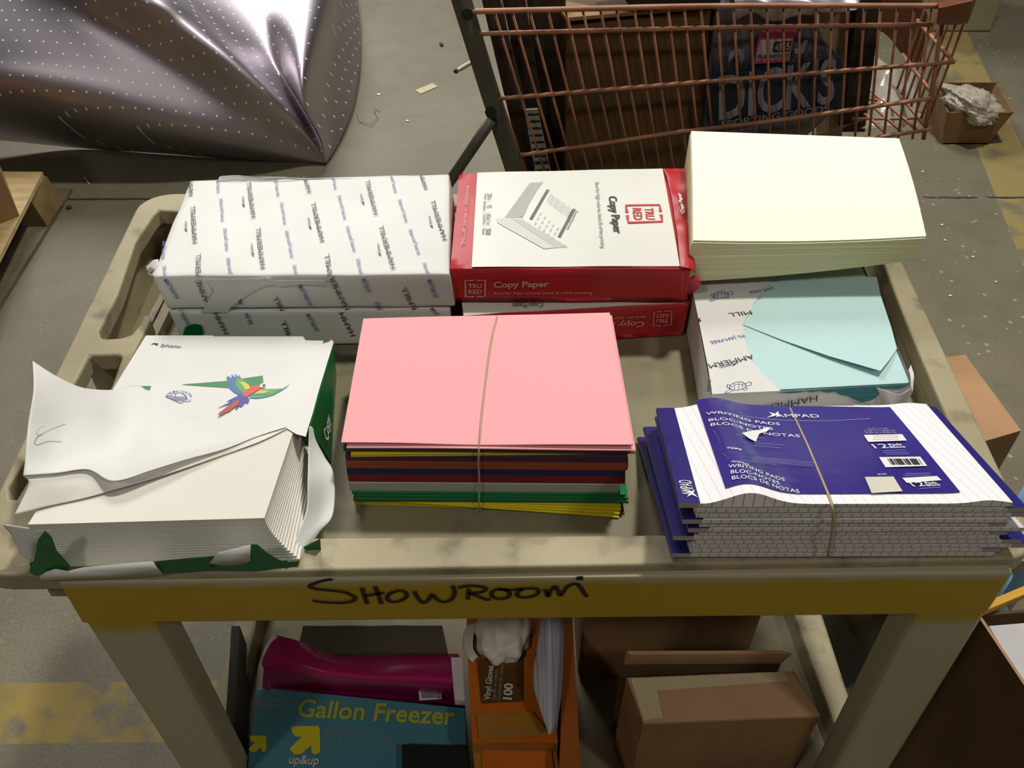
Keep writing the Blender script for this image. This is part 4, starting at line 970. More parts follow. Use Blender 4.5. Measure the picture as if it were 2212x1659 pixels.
for i in range(6): stroke(mb, SM, [(610+i*3, 1394+i*9), (660+i*9, 1402+i*9)], .0012, mat('pack_print', '#c4708f', .4), e=.006, smooth=False)
mb.build('printed_lines', pk)
mb = MB(); mb.tube([pz(594, 1374, .471), pz(577, 1400, .472), pz(564, 1440, .458), pz(560, 1486, .42)], .004, MAGW, 6); mb.build('white_end_seal', pk)
mb = MB(); quadslab(mb, [(974, 1420), (1000, 1420), (1006, 1514), (982, 1512)], .443, .012, MAGW); mb.build('white_end_tab', pk)
mb = MB(); S = quadslab(mb, [(655, 1352), (955, 1352), (968, 1408), (640, 1412)], .44, .12, mat('smoky_plastic', '#4a4038', .15, alpha=.75), wr=.002)
mb.build('plastic_clamshell', label='smoky clear plastic clamshell behind the magenta packet on the lower shelf', cat='plastic container')
ORG = mat('glove_box_orange', '#c0651c', .4, c2='#b0560f', scale=8); BRN = mat('glove_label_brown', '#5b3a12', .4); ORD = mat('glove_box_deep', '#a8762a', .4, c2='#94601c', scale=6)
gb = thing('glove_box', tuple(pz(1100, 1470, .31)), 'orange vinyl glove box with white gloves bursting from its torn opening', 'glove box')
mb = MB(); S = quadslab(mb, [(1006, 1318), (1168, 1318), (1205, 1604), (1020, 1606)], .455, .14, ORG, ORD, n=8, wr=.002)
poly(mb, S, [(1030, 1425), (1130, 1420), (1128, 1518), (1040, 1522)], BRN, .0025)
text(mb, S, 'Vinyl Gloves', (1058, 1516), (1066, 1442), .008, INKLG, .02, e=.004)
text(mb, S, 'Gants en vinyle', (1070, 1516), (1076, 1450), .005, INKG, 0, e=.004); text(mb, S, 'Guantes de vinilo', (1080, 1516), (1088, 1440), .005, INKG, 0, e=.004)
text(mb, S, '100', (1105, 1515), (1108, 1480), .011, INKLG, .03, e=.004)
poly(mb, S, [(1030, 1545), (1150, 1540), (1190, 1590), (1035, 1600)], ORD, .003)
for i in range(6): 
    cx, cy = 1058+i*16, 1588-i*1.2; stroke(mb, S, [(cx+4*math.cos(t), cy+4*math.sin(t)) for t in [k*math.pi/3 for k in range(7)]], .0008, INKG, e=.0045)
for i in range(4):
    cx, cy = 1146+i*2.5, 1445-i*28; stroke(mb, S, [(cx+5*math.cos(t), cy+5*math.sin(t)) for t in [k*math.pi/3 for k in range(7)]], .0009, mat('print_orange', '#d98a3c', .4), e=.003)
mb.build('carton', gb, bevel=.001)
GLV = mat('white_vinyl', '#cfc9b8', .45, c2='#beb8a6', scale=10)
bm = bmesh.new(); bmesh.ops.create_icosphere(bm, subdivisions=4, radius=1); c0 = pz(1085, 1372, .46); mb = MB()
vs = []
for v in bm.verts:
    d = Vector(v.co); k = 1+.22*mnoise.noise(d*2.2)+.10*abs(mnoise.noise(d*6)); vs.append(c0+V(d.x*.036*k, d.y*.042*k, d.z*.022*k+.004))
mb.add(vs, [[v.index for v in f.verts] for f in bm.faces], GLV); bm.free()
mb.build('vinyl_gloves', gb, smooth=True)
mb = MB(); mb.grid(smooth_grid([rpx([(1008, 1352, .457), (1000, 1380, .465), (1004, 1410, .46), (1020, 1432, .457)]), rpx([(1030, 1345, .458), (1022, 1375, .475), (1022, 1402, .472), (1034, 1420, .459)])], 10, 6, .003, 50), GLV); mb.build('glove_cuff', gb, smooth=True, solid=.0008)
gb2 = thing('glove_box', tuple(pz(1110, 1640, .31)), 'second orange glove box at the very bottom edge, below the open one', 'glove box')
mb = MB(); S = quadslab(mb, [(1022, 1608), (1200, 1606), (1216, 1720), (1030, 1722)], .43, .115, ORD, ORG, wr=.002)
poly(mb, S, [(1040, 1622), (1190, 1618), (1200, 1700), (1045, 1700)], ORG, .003)
for i in range(5):
    cx, cy = 1050+i*18, 1620; stroke(mb, S, [(cx+5*math.cos(t), cy+5*math.sin(t)) for t in [k*math.pi/3 for k in range(7)]], .0008, INKG, e=.005)
mb.build('carton', gb2, bevel=.001)
mb = MB(); PG = mat('notebook_pages', '#b9b4bb', .7, c2='#8f8a92', scale=1, stretch=(420, 3, 3), lo=.4, hi=.6)
for k in range(5):
    o = k*5
    rows = [rpx([(1172+o, 1322, .50-k*.002), (1190+o, 1320, .51-k*.002), (1212+o*.4, 1320, .50)]), rpx([(1160+o, 1400, .495-k*.002), (1185+o, 1398, .505), (1210+o*.4, 1400, .495)]), rpx([(1152+o, 1478, .49-k*.002), (1178+o, 1475, .5), (1206+o*.4, 1480, .49)]), rpx([(1186+o*.5, 1588-k*4, .475), (1192+o*.5, 1580-k*4, .476), (1198+o*.3, 1572-k*4, .475)])]
    mb.grid(smooth_grid([[p-V(0, 0, k*.003) for p in r] for r in rows], 10, 20), PG, flip=True)
mb.build('notebook', smooth=True, solid=.0008, label='white notebook with fanned lined pages tucked beside the orange glove box', cat='notebook')
mb = MB(); quadslab(mb, [(1218, 1320), (1236, 1320), (1256, 1700), (1208, 1700)], .46, .14, mat('orange_folder', '#a3571c', .5, c2='#8f4a15', scale=8))
mb.build('cardboard_divider', label='rust orange upright carton side right of the notebook on the lower shelf', cat='carton')
# shallow brown crate around the left items
mb = MB(); DK = mat('dark_tote', '#2a241c', .5)
quadslab(mb, [(500, 1352), (518, 1352), (500, 1700), (478, 1700)], .40, .085, DK); mb.build('tote_side', label='dark plastic tote wall left of the blue freezer box', cat='tote')
mb = MB(); S = quadslab(mb, [(868, 1608), (1010, 1612), (1010, 1720), (870, 1716)], .415, .012, mat('black_tray', '#1d2421', .3)); mb.build('black_tray', label='small black tray lying over the lower right corner of the blue freezer box', cat='tray')
# cardboard boxes
bx = thing('cardboard_box', (.23, .25, SZ), 'large tan cardboard box at the back of the lower shelf', 'cardboard box')
q = [pz(1268, 1290, .52), pz(1664, 1288, .52)]; yb_ = (q[0][1]+q[1][1])/2
mb = MB(); mb.box((q[0][0], yb_, .312), (q[1][0], yb_+.22, .56), CBD); mb.build('box_body', bx, bevel=.006)
bx = thing('cardboard_box', (.23, -.03, SZ), 'open taped brown cardboard box at the front of the lower shelf', 'cardboard box')
A, B_, C_, D_ = pz(1360, 1464, .50), pz(1690, 1450, .50), pz(1772, 1546, .485), pz(1390, 1562, .485)
yk = pz(1360, 1408, .53)[1]
mb = MB(); mb.hexa([A+V(-.002, 0, .0), B_+V(.012, 0, .0), C_, D_], [A+V(-.002, 0, -.004), B_+V(.012, 0, -.004), C_-V(0, 0, .004), D_-V(0, 0, .004)], CBL); mb.build('front_flap', bx)
mb = MB(); SF = Surf(A+V(0, 0, .001), B_+V(0, 0, .001), C_+V(0, 0, .001), D_+V(0, 0, .001))
poly(mb, SF, [(1362, 1466), (1690, 1452), (1706, 1471), (1420, 1492), (1432, 1550), (1390, 1556)], TAPEC, .0006); mb.build('packing_tape', bx)
mb = MB(); mb.hexa([D_+V(0, .003, -.004), C_+V(0, .003, -.004), C_+V(0, 0, -.004), D_+V(0, 0, -.004)], [V(D_[0], D_[1]+.003, .312), V(C_[0], C_[1]+.003, .312), V(C_[0], C_[1], .312), V(D_[0], D_[1], .312)], CBD)
mb.hexa([A+V(-.004, 0, 0), A, D_+V(.003, 0, -.004), D_+V(0, 0, -.004)], [V(A[0]-.004, A[1], .312), V(A[0], A[1], .312), V(D_[0]+.003, D_[1], .312), V(D_[0], D_[1], .312)], CBD)
mb.hexa([B_+V(.012, 0, 0), B_+V(.015, 0, 0), C_+V(0, 0, -.004), C_+V(-.003, 0, -.004)], [V(B_[0]+.012, B_[1], .312), V(B_[0]+.015, B_[1], .312), V(C_[0], C_[1], .312), V(C_[0]-.003, C_[1], .312)], CBD)
bb = [pz(1352, 1408, .525), pz(1700, 1406, .525)]
mb.box((bb[0][0], bb[0][1], .312), (bb[1][0], bb[0][1]+.004, .50), CBK); mb.build('box_body', bx)
mb = MB(); mb.hexa([pz(1354, 1406, .527), pz(1690, 1405, .527), pz(1712, 1412, .525), pz(1362, 1414, .525)], [bb[0]+V(0, .005, -.03), bb[1]+V(0, .005, -.03), bb[1]+V(0, 0, -.03), bb[0]+V(0, 0, -.03)], CBL); mb.build('back_flap', bx)

# ================================================================== BOXES ON THE FLOOR AT THE RIGHT
mb = MB(); S = quadslab(mb, [(1925, 786), (2085, 766), (2206, 930), (2020, 984)], .5, .499, CBL, CBD, n=3)
mb.build('cardboard_box', label='closed tan cardboard box standing on the floor right of the utility cart', cat='cardboard box')
bx = thing('cardboard_box', (.75, 0, 0), 'big open dark brown cardboard box at the lower right corner, white paper inside', 'cardboard box')
e0, e1 = pz(2112, 1330, .58), pz(2225, 1500, .58); dd = (e1-e0); e1 = e0+dd*2.2; rgt = V(.45, .03, 0); w_ = V(.004, 0, 0)
mb = MB(); mb.hexa([e0, e0+w_, e1+w_, e1], [V(e0[0], e0[1], 0), V(e0[0]+.004, e0[1], 0), V(e1[0]+.004, e1[1], 0), V(e1[0], e1[1], 0)], CBK, CBL)
f0, f1 = e0+rgt, e1+rgt; h = V(0, .004, 0)
mb.hexa([e0+h, f0+h, f0, e0], [V(*(e0+h)[:2], 0), V(*(f0+h)[:2], 0), V(*f0[:2], 0), V(*e0[:2], 0)], CBK)
mb.hexa([f0, f0+w_, f1+w_, f1], [V(*f0[:2], 0), V(*(f0+w_)[:2], 0), V(*(f1+w_)[:2], 0), V(*f1[:2], 0)], CBK)
mb.hexa([e1+h, f1+h, f1, e1], [V(*(e1+h)[:2], 0), V(*(f1+h)[:2], 0), V(*f1[:2], 0), V(*e1[:2], 0)], CBK)
mb.build('box_body', bx)
mb = MB(); a_ = e0+V(.012, -.01, -.012); mb.hexa([a_+V(0, 0, .005), a_+V(.40, .03, .005), a_+V(.40, .03, -.01)+dd*1.9, a_+V(0, 0, -.01)+dd*1.9], [a_+V(0, 0, -.03), a_+V(.40, .03, -.03), a_+V(.40, .03, -.04)+dd*1.9, a_+V(0, 0, -.04)+dd*1.9], mat('white_board', '#c6c2c6', .6))
mb.build('paper_sheaf', label='stack of white paper lying inside the big open box at the lower right', cat='paper')
mb = MB(); t0 = e0+V(.006, .004, .012); mb.hexa([t0+V(0, .006, 0), t0+V(.4, .16, 0), t0+V(.4, .150, 0), t0+V(0, -.004, 0)], [t0+V(0, .006, -.012), t0+V(.4, .16, -.012), t0+V(.4, .150, -.012), t0+V(0, -.004, -.012)], mat('yellow_strip', '#d9a21c', .5))
mb.build('yellow_ruler', label='yellow strip resting along the rim of the open box at the lower right', cat='ruler')
def blob(name, c, r, m, label, cat, sq=(1, 1, 1), nz=.0):
    bm = bmesh.new(); bmesh.ops.create_icosphere(bm, subdivisions=3, radius=1); mb = MB()
    mb.add([c+V(v.co.x*r*sq[0], v.co.y*r*sq[1], v.co.z*r*sq[2])*(1+nz*mnoise.noise(v.co*3)) for v in bm.verts], [[v.index for v in f.verts] for f in bm.faces], m); bm.free()
    return mb.build(name, smooth=True, label=label, cat=cat)
BLU = mat('blue_plastic', '#7fa9cf', .3)
def bottle(name, c, r, h, label):
    mb = MB(); prof = [(0, 0), (r*.9, 0), (r, .01), (r, h*.7), (r*.85, h*.82), (r*.4, h*.9), (r*.38, h), (0, h)]; n = 20
    vs = [c+V(p[0]*math.cos(2*math.pi*k/n), p[0]*math.sin(2*math.pi*k/n), p[1]) for p in prof for k in range(n)]
    mb.add(vs, [(i*n+k, i*n+(k+1) % n, (i+1)*n+(k+1) % n, (i+1)*n+k) for i in range(len(prof)-1) for k in range(n)], BLU)
    return mb.build(name, smooth=True, label=label, cat='bottle')
c_ = pz(2205, 1085, .44); bottle('blue_bottle', V(c_[0]+.02, c_[1], 0), .06, .47, 'tall blue plastic bottle right of the writing pads beyond the cart rim')
c_ = pz(2152, 1312, .45); bottle('blue_bottle', V(c_[0]+.03, c_[1]+.06, 0), .05, .45, 'blue plastic bottle below the front right corner of the cart')

# ================================================================== SHOPPING CART
YC = 1.0
RUST = mat('orange_wire', '#b27d5c', .45, c2='#8c5a41', scale=18, bump=.3, bscale=60)
RUSTB = mat('orange_bumper', '#7a4126', .5, c2='#663520', scale=10)
GREY = mat('grey_steel_frame', '#5b594c', .5, c2='#4c4a3f', scale=10, metal=.2)
sc_ = thing('shopping_cart', (.4, 1.2, 0), 'rusty orange wire shopping cart loaded with boxes and bags behind the utility cart', 'shopping cart')
def C(x, y, dY=0): return py(x, y, YC+dY)
def wire(name, pts, r, m=RUST):
    mb = MB(); mb.tube(pts, r, m, 7); return mb.build(name, sc_, smooth=True)
def ip(pts, x):   # y at x on a polyline
    for (a, b), (c, d) in zip(pts, pts[1:]):
        if a <= x <= c: return b+(d-b)*(x-a)/(c-a)
    return pts[0][1] if x < pts[0][0] else pts[-1][1]
BARS = [[(1016, 25), (1230, 20), (1550, 13), (2040, 13)], [(1034, 73), (1550, 60), (2012, 53)], [(1077, 213), (1550, 174), (2060, 134)], [(1124, 335), (1300, 310), (1465, 285), (1660, 262), (2021, 211)], [(1840, 303), (1899, 296), (2005, 280)]]
for k, b in enumerate(BARS):
    wire('basket_bar', [cr([C(*p) for p in b], i/30) if len(b) > 2 else C(*p) for i in range(31)] if len(b) > 2 else [C(*p) for p in b], .0050 if k == 0 else .0042)
tops = [1016, 1067, 1105, 1143, 1182, 1221, 1258, 1296, 1331, 1369, 1404, 1442, 1477, 1513, 1548, 1584, 1621, 1656, 1692, 1727, 1763, 1797, 1832, 1868, 1903, 1940, 1976, 2012, 2040]
for k, x in enumerate(tops):
    xb = 1112+(x-1016)*883/1024; s = (xb-x)/300
    wire('basket_wire', [C(x, ip(BARS[0], x)-1, .006), C(x+s*190, 190+15, .006), C(xb+s*(80 if x < 1500 else 0), 380 if x < 1500 else 300, .006)], .0046 if k in (0, 28) else .0026)
# front end of the basket, running away from the camera
cz = [C(2040, 13), C(2050, 53), C(2060, 134), C(2021, 211), C(2005, 280)]
bk = [py(1960, -60, 1.55), V(0, 0, 0), pz(1982, 44, cz[2][2]), pz(1950, 118, cz[3][2]), pz(1932, 190, cz[4][2])]
for i in (2, 3, 4): wire('basket_bar', [cz[i], bk[i]], .0042)
for j in range(7):
    t = (j+.5)/7; a = cz[2]*(1-t)+bk[2]*t; b = cz[4]*(1-t)+bk[4]*t; top = a+(a-b)*1.0
    wire('basket_wire', [top, a, b], .0026)
for t in (.2, .5, .8):   # bottom grid
    a = C(1899-0, 297)*(1-t)+C(2005, 280)*t; wire('basket_wire', [a, a+V(-.06, .35, 0)], .003)
for t in (.25, .6): a = C(1880, 299)+V(-.04*t, .35*t, 0); b = cz[4]*(1-t)+bk[4]*t; wire('basket_wire', [a, b], .003)
mb = MB(); mb.hexa([C(2026, 3, .0), C(2112, -6, .1), C(2100, 2, -.05), C(2028, 18, -.05)], [C(2025, 50, .03), C(2085, 45, .1), C(2092, 53, -.02), C(2020, 55, -.04)], RUSTB)
mb.build('corner_bumper', sc_, bevel=.006)
mb = MB(); mb.tube([C(975, -70), C(997, 0), C(1055, 190), C(1112, 372), V(.19, 1.0, .14)], .018, GREY, 4, flat=.7); mb.build('rear_post', sc_)
mb = MB(); mb.tube([C(1062, 258, -.01), C(1022, 318, -.02), C(980, 380, -.03), C(930, 455, -.05), V(-.27, .97, .13)], .011, GREY, 10); mb.build('brace_tube', sc_, smooth=True)
for p in [(1010, 20), (1060, 230)]:
    mb = MB(); c_ = C(*p); mb.tube([c_+V(0, -.022, 0), c_+V(0, -.028, 0)], .011, BLK, 8); mb.build('bolt', sc_)
mb = MB(); mb.tube([V(.19, 1.0, .14), V(.85, 1.03, .14), V(.95, 1.09, .14), V(.95, 1.44, .14), V(.85, 1.5, .14), V(.19, 1.5, .14)], .013, GREY, 8, closed=True)
for x_ in (.4, .65): mb.tube([V(x_, 1.01, .14), V(x_, 1.5, .14)], .008, GREY, 8)
mb.build('base_frame', sc_, smooth=True)
mb = MB(); mb.tube([C(997, 0)+V(0, .52, 0), C(1055, 190)+V(0, .52, 0), C(1112, 372)+V(0, .51, 0), V(.19, 1.5, .14)], .018, GREY, 4, flat=.7); mb.build('rear_post', sc_)
lz = .545; rz_ = C(1899, 296)[2]-.01
for Y_ in (.1, .2, .3, .4): wire('basket_wire', [V(.03, YC+Y_, lz-.01), V(.5, YC+Y_, .60), V(.74, YC+Y_, rz_)], .003)
for x_ in (.05, .2, .35, .5, .65): wire('basket_wire', [V(x_, YC, .532+.12*x_), V(x_, YC+.5, .532+.12*x_)], .003)
for f_ in (.955, .86, .74): wire('basket_bar', [V(-.05+(.95-f_)*.3, YC+.51, f_), V(.74, YC+.51, f_)], .004)
for k in range(14): wire('basket_wire', [V(-.03+k*.055, YC+.51, .955), V(.03+k*.053, YC+.5, lz-.01+(rz_-lz)*k/15)], .0026)
for x, y in ((.2, 1.0), (.2, 1.5), (.95, 1.05), (.95, 1.5)):
    mb = MB(); n = 18; R = .06; ring = [V(x+R*math.cos(2*math.pi*k/n), y-.015, .06+R*math.sin(2*math.pi*k/n)) for k in range(n)]; r2 = [p+V(0, .03, 0) for p in ring]
    mb.add(ring+r2, [tuple(range(n)), tuple(range(n, 2*n))[::-1]]+[(k, n+k, n+(k+1) % n, (k+1) % n) for k in range(n)], BLK); mb.build('caster_wheel', sc_)
def vslab(px, Y, depth, m, mb=None, lean=0):   # upright panel traced at distance Y
    mb = mb or MB(); P = [py(a, c, Y) for a, c in px]; Q = [p+V(0, depth, 0) for p in P]; n = len(P)
    fillp(mb, P, V(0, -1, 0), m); fillp(mb, Q, V(0, 1, 0), m)
    A = sum(P[i][0]*P[(i+1) % n][2]-P[(i+1) % n][0]*P[i][2] for i in range(n))
    for i in range(n):
        q = [P[i], P[(i+1) % n], Q[(i+1) % n], Q[i]]; mb.add(q if A < 0 else q[::-1], [(0, 1, 2, 3)], m)
    return mb
bx = thing('cardboard_box', tuple(py(1370, 380, 1.2)), 'brown cardboard box upright inside the shopping cart behind the wires', 'cardboard box')
vslab([(1224, 58), (1536, 22), (1512, 290), (1490, 420), (1222, 440)], 1.06, .3, CBK).build('box_body', bx)  # dark cardboard tone carries the shade inside the basket
mb = MB(); mb.hexa([py(1160, -30, 1.35), py(1545, -30, 1.35), py(1545, 12, 1.055), py(1224, 38, 1.055)], [py(1160, -24, 1.35), py(1545, -24, 1.35), py(1545, 18, 1.055), py(1224, 46, 1.055)], CBD)
mb.build('box_flap', bx)
WOODD = mat('weathered_dark_wood', '#3a2c20', .8, c2='#241a12', scale=3, stretch=(30, 30, 1.5), bump=.4)
for k, px in enumerate([[(1036, -20), (1075, -20), (1180, 420), (1140, 420)], [(1082, -20), (1130, -20), (1205, 420), (1166, 420)], [(1136, -20), (1222, -20), (1222, 420), (1186, 420)]]):
    vslab(px, 1.05+.03*k, .02, WOODD).build('wooden_plank', label=['dark weathered slat leaning inside the shopping cart beside the grey post', 'middle dark weathered slat inside the shopping cart', 'dark weathered slat next to the brown box in the shopping cart'][k], cat='plank', group='dark slats in the shopping cart')
COR = mat('corrugated_plastic', '#9a9a90', .5); COD = mat('corrugated_gap', '#1c1a16', .8)
mb = vslab([(1133, 238), (1162, 236), (1192, 380), (1158, 380)], 1.035, .006, COR)
for k in range(9):
    y0 = 246+k*15; x0 = 1134+(y0-238)*.19
    vslab([(x0+1, y0), (x0+28, y0-1), (x0+28.6, y0+3), (x0+1.6, y0+4)], 1.033, .001, COD, mb)
mb.build('plastic_grid_strip', label='pale ladder-like plastic strip low at the left inside the shopping cart', cat='plastic strip')
# printed shopping bag
BAGG = mat('bag_grey_film', '#5d5662', .35, c2='#4f4955', scale=10, bump=.3, bscale=20); BAGN = mat('bag_navy_film', '#172a3a', .35, c2='#122330', scale=10); BAGL = mat('bag_lettering', '#8b8893', .4)
bag = thing('shopping_bag', tuple(py(1670, 300, 1.08)), 'grey and navy sporting goods plastic bag with a pink tag in the shopping cart', 'bag')
Y0 = 1.045; SB = Surf(py(1548, 30, Y0), py(1832, 10, Y0), py(1812, 310, Y0), py(1518, 330, Y0))
mb = MB(); q = [(1548, 30, 0), (1700, 20, -.01), (1832, 12, 0)]
rows = [[py(1550, 20, Y0), py(1650, 14, Y0-.006), py(1720, 12, Y0-.006), py(1755, 20, Y0)], [py(1537, 100, Y0), py(1660, 95, Y0-.015), py(1740, 90, Y0-.012), py(1782, 95, Y0)], [py(1526, 200, Y0), py(1670, 205, Y0-.018), py(1770, 180, Y0-.014), py(1815, 135, Y0)],
        [py(1522, 280, Y0), py(1660, 275, Y0-.014), py(1760, 250, Y0-.01), py(1808, 225, Y0)], [py(1519, 340, Y0), py(1600, 335, Y0-.01), py(1660, 330, Y0-.006), py(1712, 320, Y0)]]
G = smooth_grid(rows, 30, 30); mb.grid(G, BAGG, flip=True); back = [[p+V(0, .06, 0) for p in r] for r in G]; mb.grid(back, BAGG)
ed = [G[0][k] for k in range(31)]+[G[j][30] for j in range(1, 31)]+[G[30][k] for k in range(29, -1, -1)]+[G[j][0] for j in range(29, 0, -1)]; nn = len(ed)
mb.add(ed+[p+V(0, .06, 0) for p in ed], [(k, nn+k, nn+(k+1) % nn, (k+1) % nn) for k in range(nn)], BAGG)
SB = Surf(*[py(x_, y_, Y0-.020) for x_, y_ in ((1548, 30), (1800, 30), (1790, 310), (1530, 310))])
P2 = lambda pts, m, e: poly(mb, SB, pts, m, e)
P2([(1535, 158), (1612, 146), (1815, 124), (1828, 180), (1818, 232), (1530, 280), (1521, 230)], BAGN, .002)
text(mb, SB, "DICK'S", (1552, 256), (1800, 218), .088, BAGL, .02, e=.004)
text(mb, SB, 'SPORTING GOODS.', (1557, 274), (1795, 238), .014, BAGL, .02, e=.004)
text(mb, SB, 'EVERY SEASON STARTS AT', (1537, 150), (1816, 117), .013, BAGN, .01, e=.004)
P2([(1572, 134), (1575, 112), (1590, 102), (1606, 106), (1608, 125), (1600, 136), (1596, 118), (1588, 114), (1582, 124)], BAGL, .003)
P2([(1715, 104), (1728, 100), (1737, 86), (1744, 84), (1738, 108), (1726, 122), (1716, 118)], BAGL, .003)
mb.build('bag_film', bag, smooth=True)
PNK = mat('pink_tag', '#c4446e', .5); TW = mat('tag_white', '#b5a3a8', .5)
mb = MB(); P2([(1638, 72), (1652, 60), (1722, 55), (1714, 76), (1704, 130), (1627, 136)], PNK, .005); P2([(1640, 84), (1711, 80), (1702, 124), (1631, 128)], TW, .0062)
P2([(1670, 87), (1708, 85), (1703, 108), (1666, 110)], INKK, .0072)
text(mb, SB, '4555', (1671, 106), (1702, 103), .013, TW, .02, e=.0085); text(mb, SB, 'PUK3415555', (1634, 124), (1701, 120), .008, INKK, .02, e=.0085)
mb.build('price_tag', bag, label='pink rimmed tag reading 4555')
SIL = mat('silver_film', '#c9c6cf', .3, metal=.6, c2='#b4b0ba', scale=12, bump=.4, bscale=14)
mb = MB(); rows = [[py(1575, -40, 1.2), py(1680, -55, 1.2), py(1790, -50, 1.2), py(1862, -30, 1.2)], [py(1570, -8, 1.06), py(1680, -18, 1.05), py(1780, -14, 1.05), py(1858, -4, 1.06)], [py(1586, 16, 1.02), py(1650, 14, 1.015), py(1770, 10, 1.015), py(1850, 12, 1.02)], [py(1592, 40, 1.03), py(1660, 40, 1.028), py(1740, 32, 1.028), py(1800, 20, 1.03)]]
mb.grid(smooth_grid(rows, 40, 24, .018, 22), SIL, flip=True); mb.build('silver_bag', smooth=True, solid=.001, label='crumpled shiny silver white bag on top of the shopping cart load', cat='bag')
CRB = mat('cream_board', '#a69674', .7, c2='#988866', scale=6)
vslab([(1772, 24), (1852, 16), (1814, 320), (1764, 320)], 1.13, .012, CRB).build('poster_board', label='cream board standing upright behind the printed bag in the shopping cart', cat='board')
vslab([(1856, -20), (1908, -20), (1868, 285), (1820, 285)], 1.10, .03, WOODD).build('wooden_post', label='dark brown upright post right of the cream board in the shopping cart', cat='post')
vslab([(1908, -4), (1990, -4), (2006, 40), (1996, 110), (1975, 150), (1950, 120), (1925, 85), (1896, 60)], 1.36, .01, mat('rust_brown_panel', '#6b4128', .7, c2='#5a3620', scale=10)).build('cardboard_sheet', label='rust brown sheet at the front end of the shopping cart', cat='cardboard sheet')
CLR = mat('clear_crinkled_film', '#b7b2a6', .12, alpha=.45, bump=.6, bscale=30)
mb = MB(); rows = [rpx([(1880, 120, .72), (1930, 130, .74), (1975, 150, .72)]), rpx([(1870, 200, .70), (1925, 205, .73), (1985, 215, .70)]), rpx([(1862, 270, .69), (1920, 275, .70), (1990, 262, .69)])]
mb.grid(smooth_grid(rows, 20, 20, .02, 25), CLR, flip=True); mb.build('plastic_film', smooth=True, solid=.0006, label='crinkled clear plastic film in the front end of the shopping cart', cat='plastic film')
vslab([(1330, -30), (1560, -30), (1556, 8), (1360, 14)], 1.03, .15, mat('black_cloth', '#1f1c1a', .9)).build('black_bag', label='black bag lying across the top rim of the shopping cart', cat='bag')

# ================================================================== SILVER FOIL BAG
m, nt, b = base('perforated_foil'); L = nt.links.new
uvn = nd(nt, 'ShaderNodeUVMap'); uvn.uv_map = 'UVMap'; s = nd(nt, 'ShaderNodeSeparateXYZ'); L(uvn.outputs[0], s.inputs[0])
def M_(op, a, c=None):
    n = nd(nt, 'ShaderNodeMath', operation=op)
    for i, q in enumerate((a, c)):
        if q is None: continue
        if isinstance(q, (int, float)): n.inputs[i].default_value = q
        else: L(q, n.inputs[i])
    return n.outputs[0]
row = M_('FLOOR', M_('DIVIDE', s.outputs['Y'], .036)); odd = M_('MULTIPLY', M_('MODULO', M_('ABSOLUTE', row), 2), .5)
fx = M_('SUBTRACT', M_('FRACT', M_('ADD', M_('DIVIDE', s.outputs['X'], .040), odd)), .5); fy = M_('SUBTRACT', M_('FRACT', M_('DIVIDE', s.outputs['Y'], .036)), .5)
dot = M_('LESS_THAN', M_('ADD', M_('MULTIPLY', fx, fx), M_('MULTIPLY', fy, fy)), .0055)
tc = nd(nt, 'ShaderNodeTexCoord'); n1 = nd(nt, 'ShaderNodeTexNoise', i_Scale=3, i_Detail=3); L(tc.outputs['Object'], n1.inputs['Vector'])
mx = nd(nt, 'ShaderNodeMixRGB'); L(n1.outputs['Fac'], mx.inputs[0]); mx.inputs[1].default_value = lin('#aea6ad'); mx.inputs[2].default_value = lin('#bcb4bc')
mx2 = nd(nt, 'ShaderNodeMixRGB'); L(dot, mx2.inputs[0]); L(mx.outputs[0], mx2.inputs[1]); mx2.inputs[2].default_value = lin('#f2eef2')
L(mx2.outputs[0], b.inputs['Base Color']); L(M_('SUBTRACT', 1, dot), b.inputs['Metallic']); L(M_('ADD', M_('MULTIPLY', dot, .2), .46), b.inputs['Roughness'])
n2 = nd(nt, 'ShaderNodeTexNoise', i_Scale=500, i_Detail=2); L(tc.outputs['Object'], n2.inputs['Vector']); bp = nd(nt, 'ShaderNodeBump', i_Strength=.12, i_Distance=.001); L(n2.outputs['Fac'], bp.inputs['Height']); L(bp.outputs[0], b.inputs['Normal'])
FOIL = m
tip = (705, 352, .012)
rays = [[tip, (660, 352, .002), (530, 346, .002), (350, 332, .002), (170, 320, .004), (0, 303, .05), (-200, 290, .10)],
        [tip, (650, 340, .035), (540, 318, .11), (370, 280, .20), (190, 232, .28), (0, 180, .36), (-200, 130, .42)],
        [tip, (655, 315, .08), (560, 265, .20), (420, 172, .34), (260, 82, .46), (100, 0, .55), (-50, -90, .62)],
        [tip, (668, 300, .11), (600, 222, .265), (500, 130, .41), (400, 48, .52), (322, -12, .60), (230, -90, .66)],
        [tip, (678, 300, .09), (628, 225, .205), (560, 140, .32), (480, 50, .42), (410, -15, .49), (340, -90, .54)],
        [tip, (690, 300, .085), (648, 225, .18), (600, 140, .29), (570, 50, .38), (540, -15, .43), (500, -90, .47)],
        [tip, (694, 300, .105), (663, 240, .21), (655, 170, .31), (668, 95, .37), (690, 0, .41), (700, -90, .43)],
        [tip, (712, 305, .05), (705, 250, .11), (710, 180, .17), (722, 100, .20), (735, 10, .22), (735, -90, .24)],
        [tip, (724, 322, .015), (752, 262, .02), (769, 195, .03), (778, 110, .04), (773, 10, .06), (752, -90, .08)]]
G = smooth_grid([rpx(r) for r in rays], 72, 80)
mb = MB(); mb.grid(G, FOIL); low = [[G[-1][k] for k in range(73)], [V(G[-1][k][0]-.01, G[-1][k][1], .001) for k in range(73)]]; 
mb.grid(low, FOIL); 
mb.uv = []
for p in mb.v: q = p; mb.uv.append((q[0], (q[1]-2.2)*.75+q[2]*.66-.10*(q[0]+.6)*0))
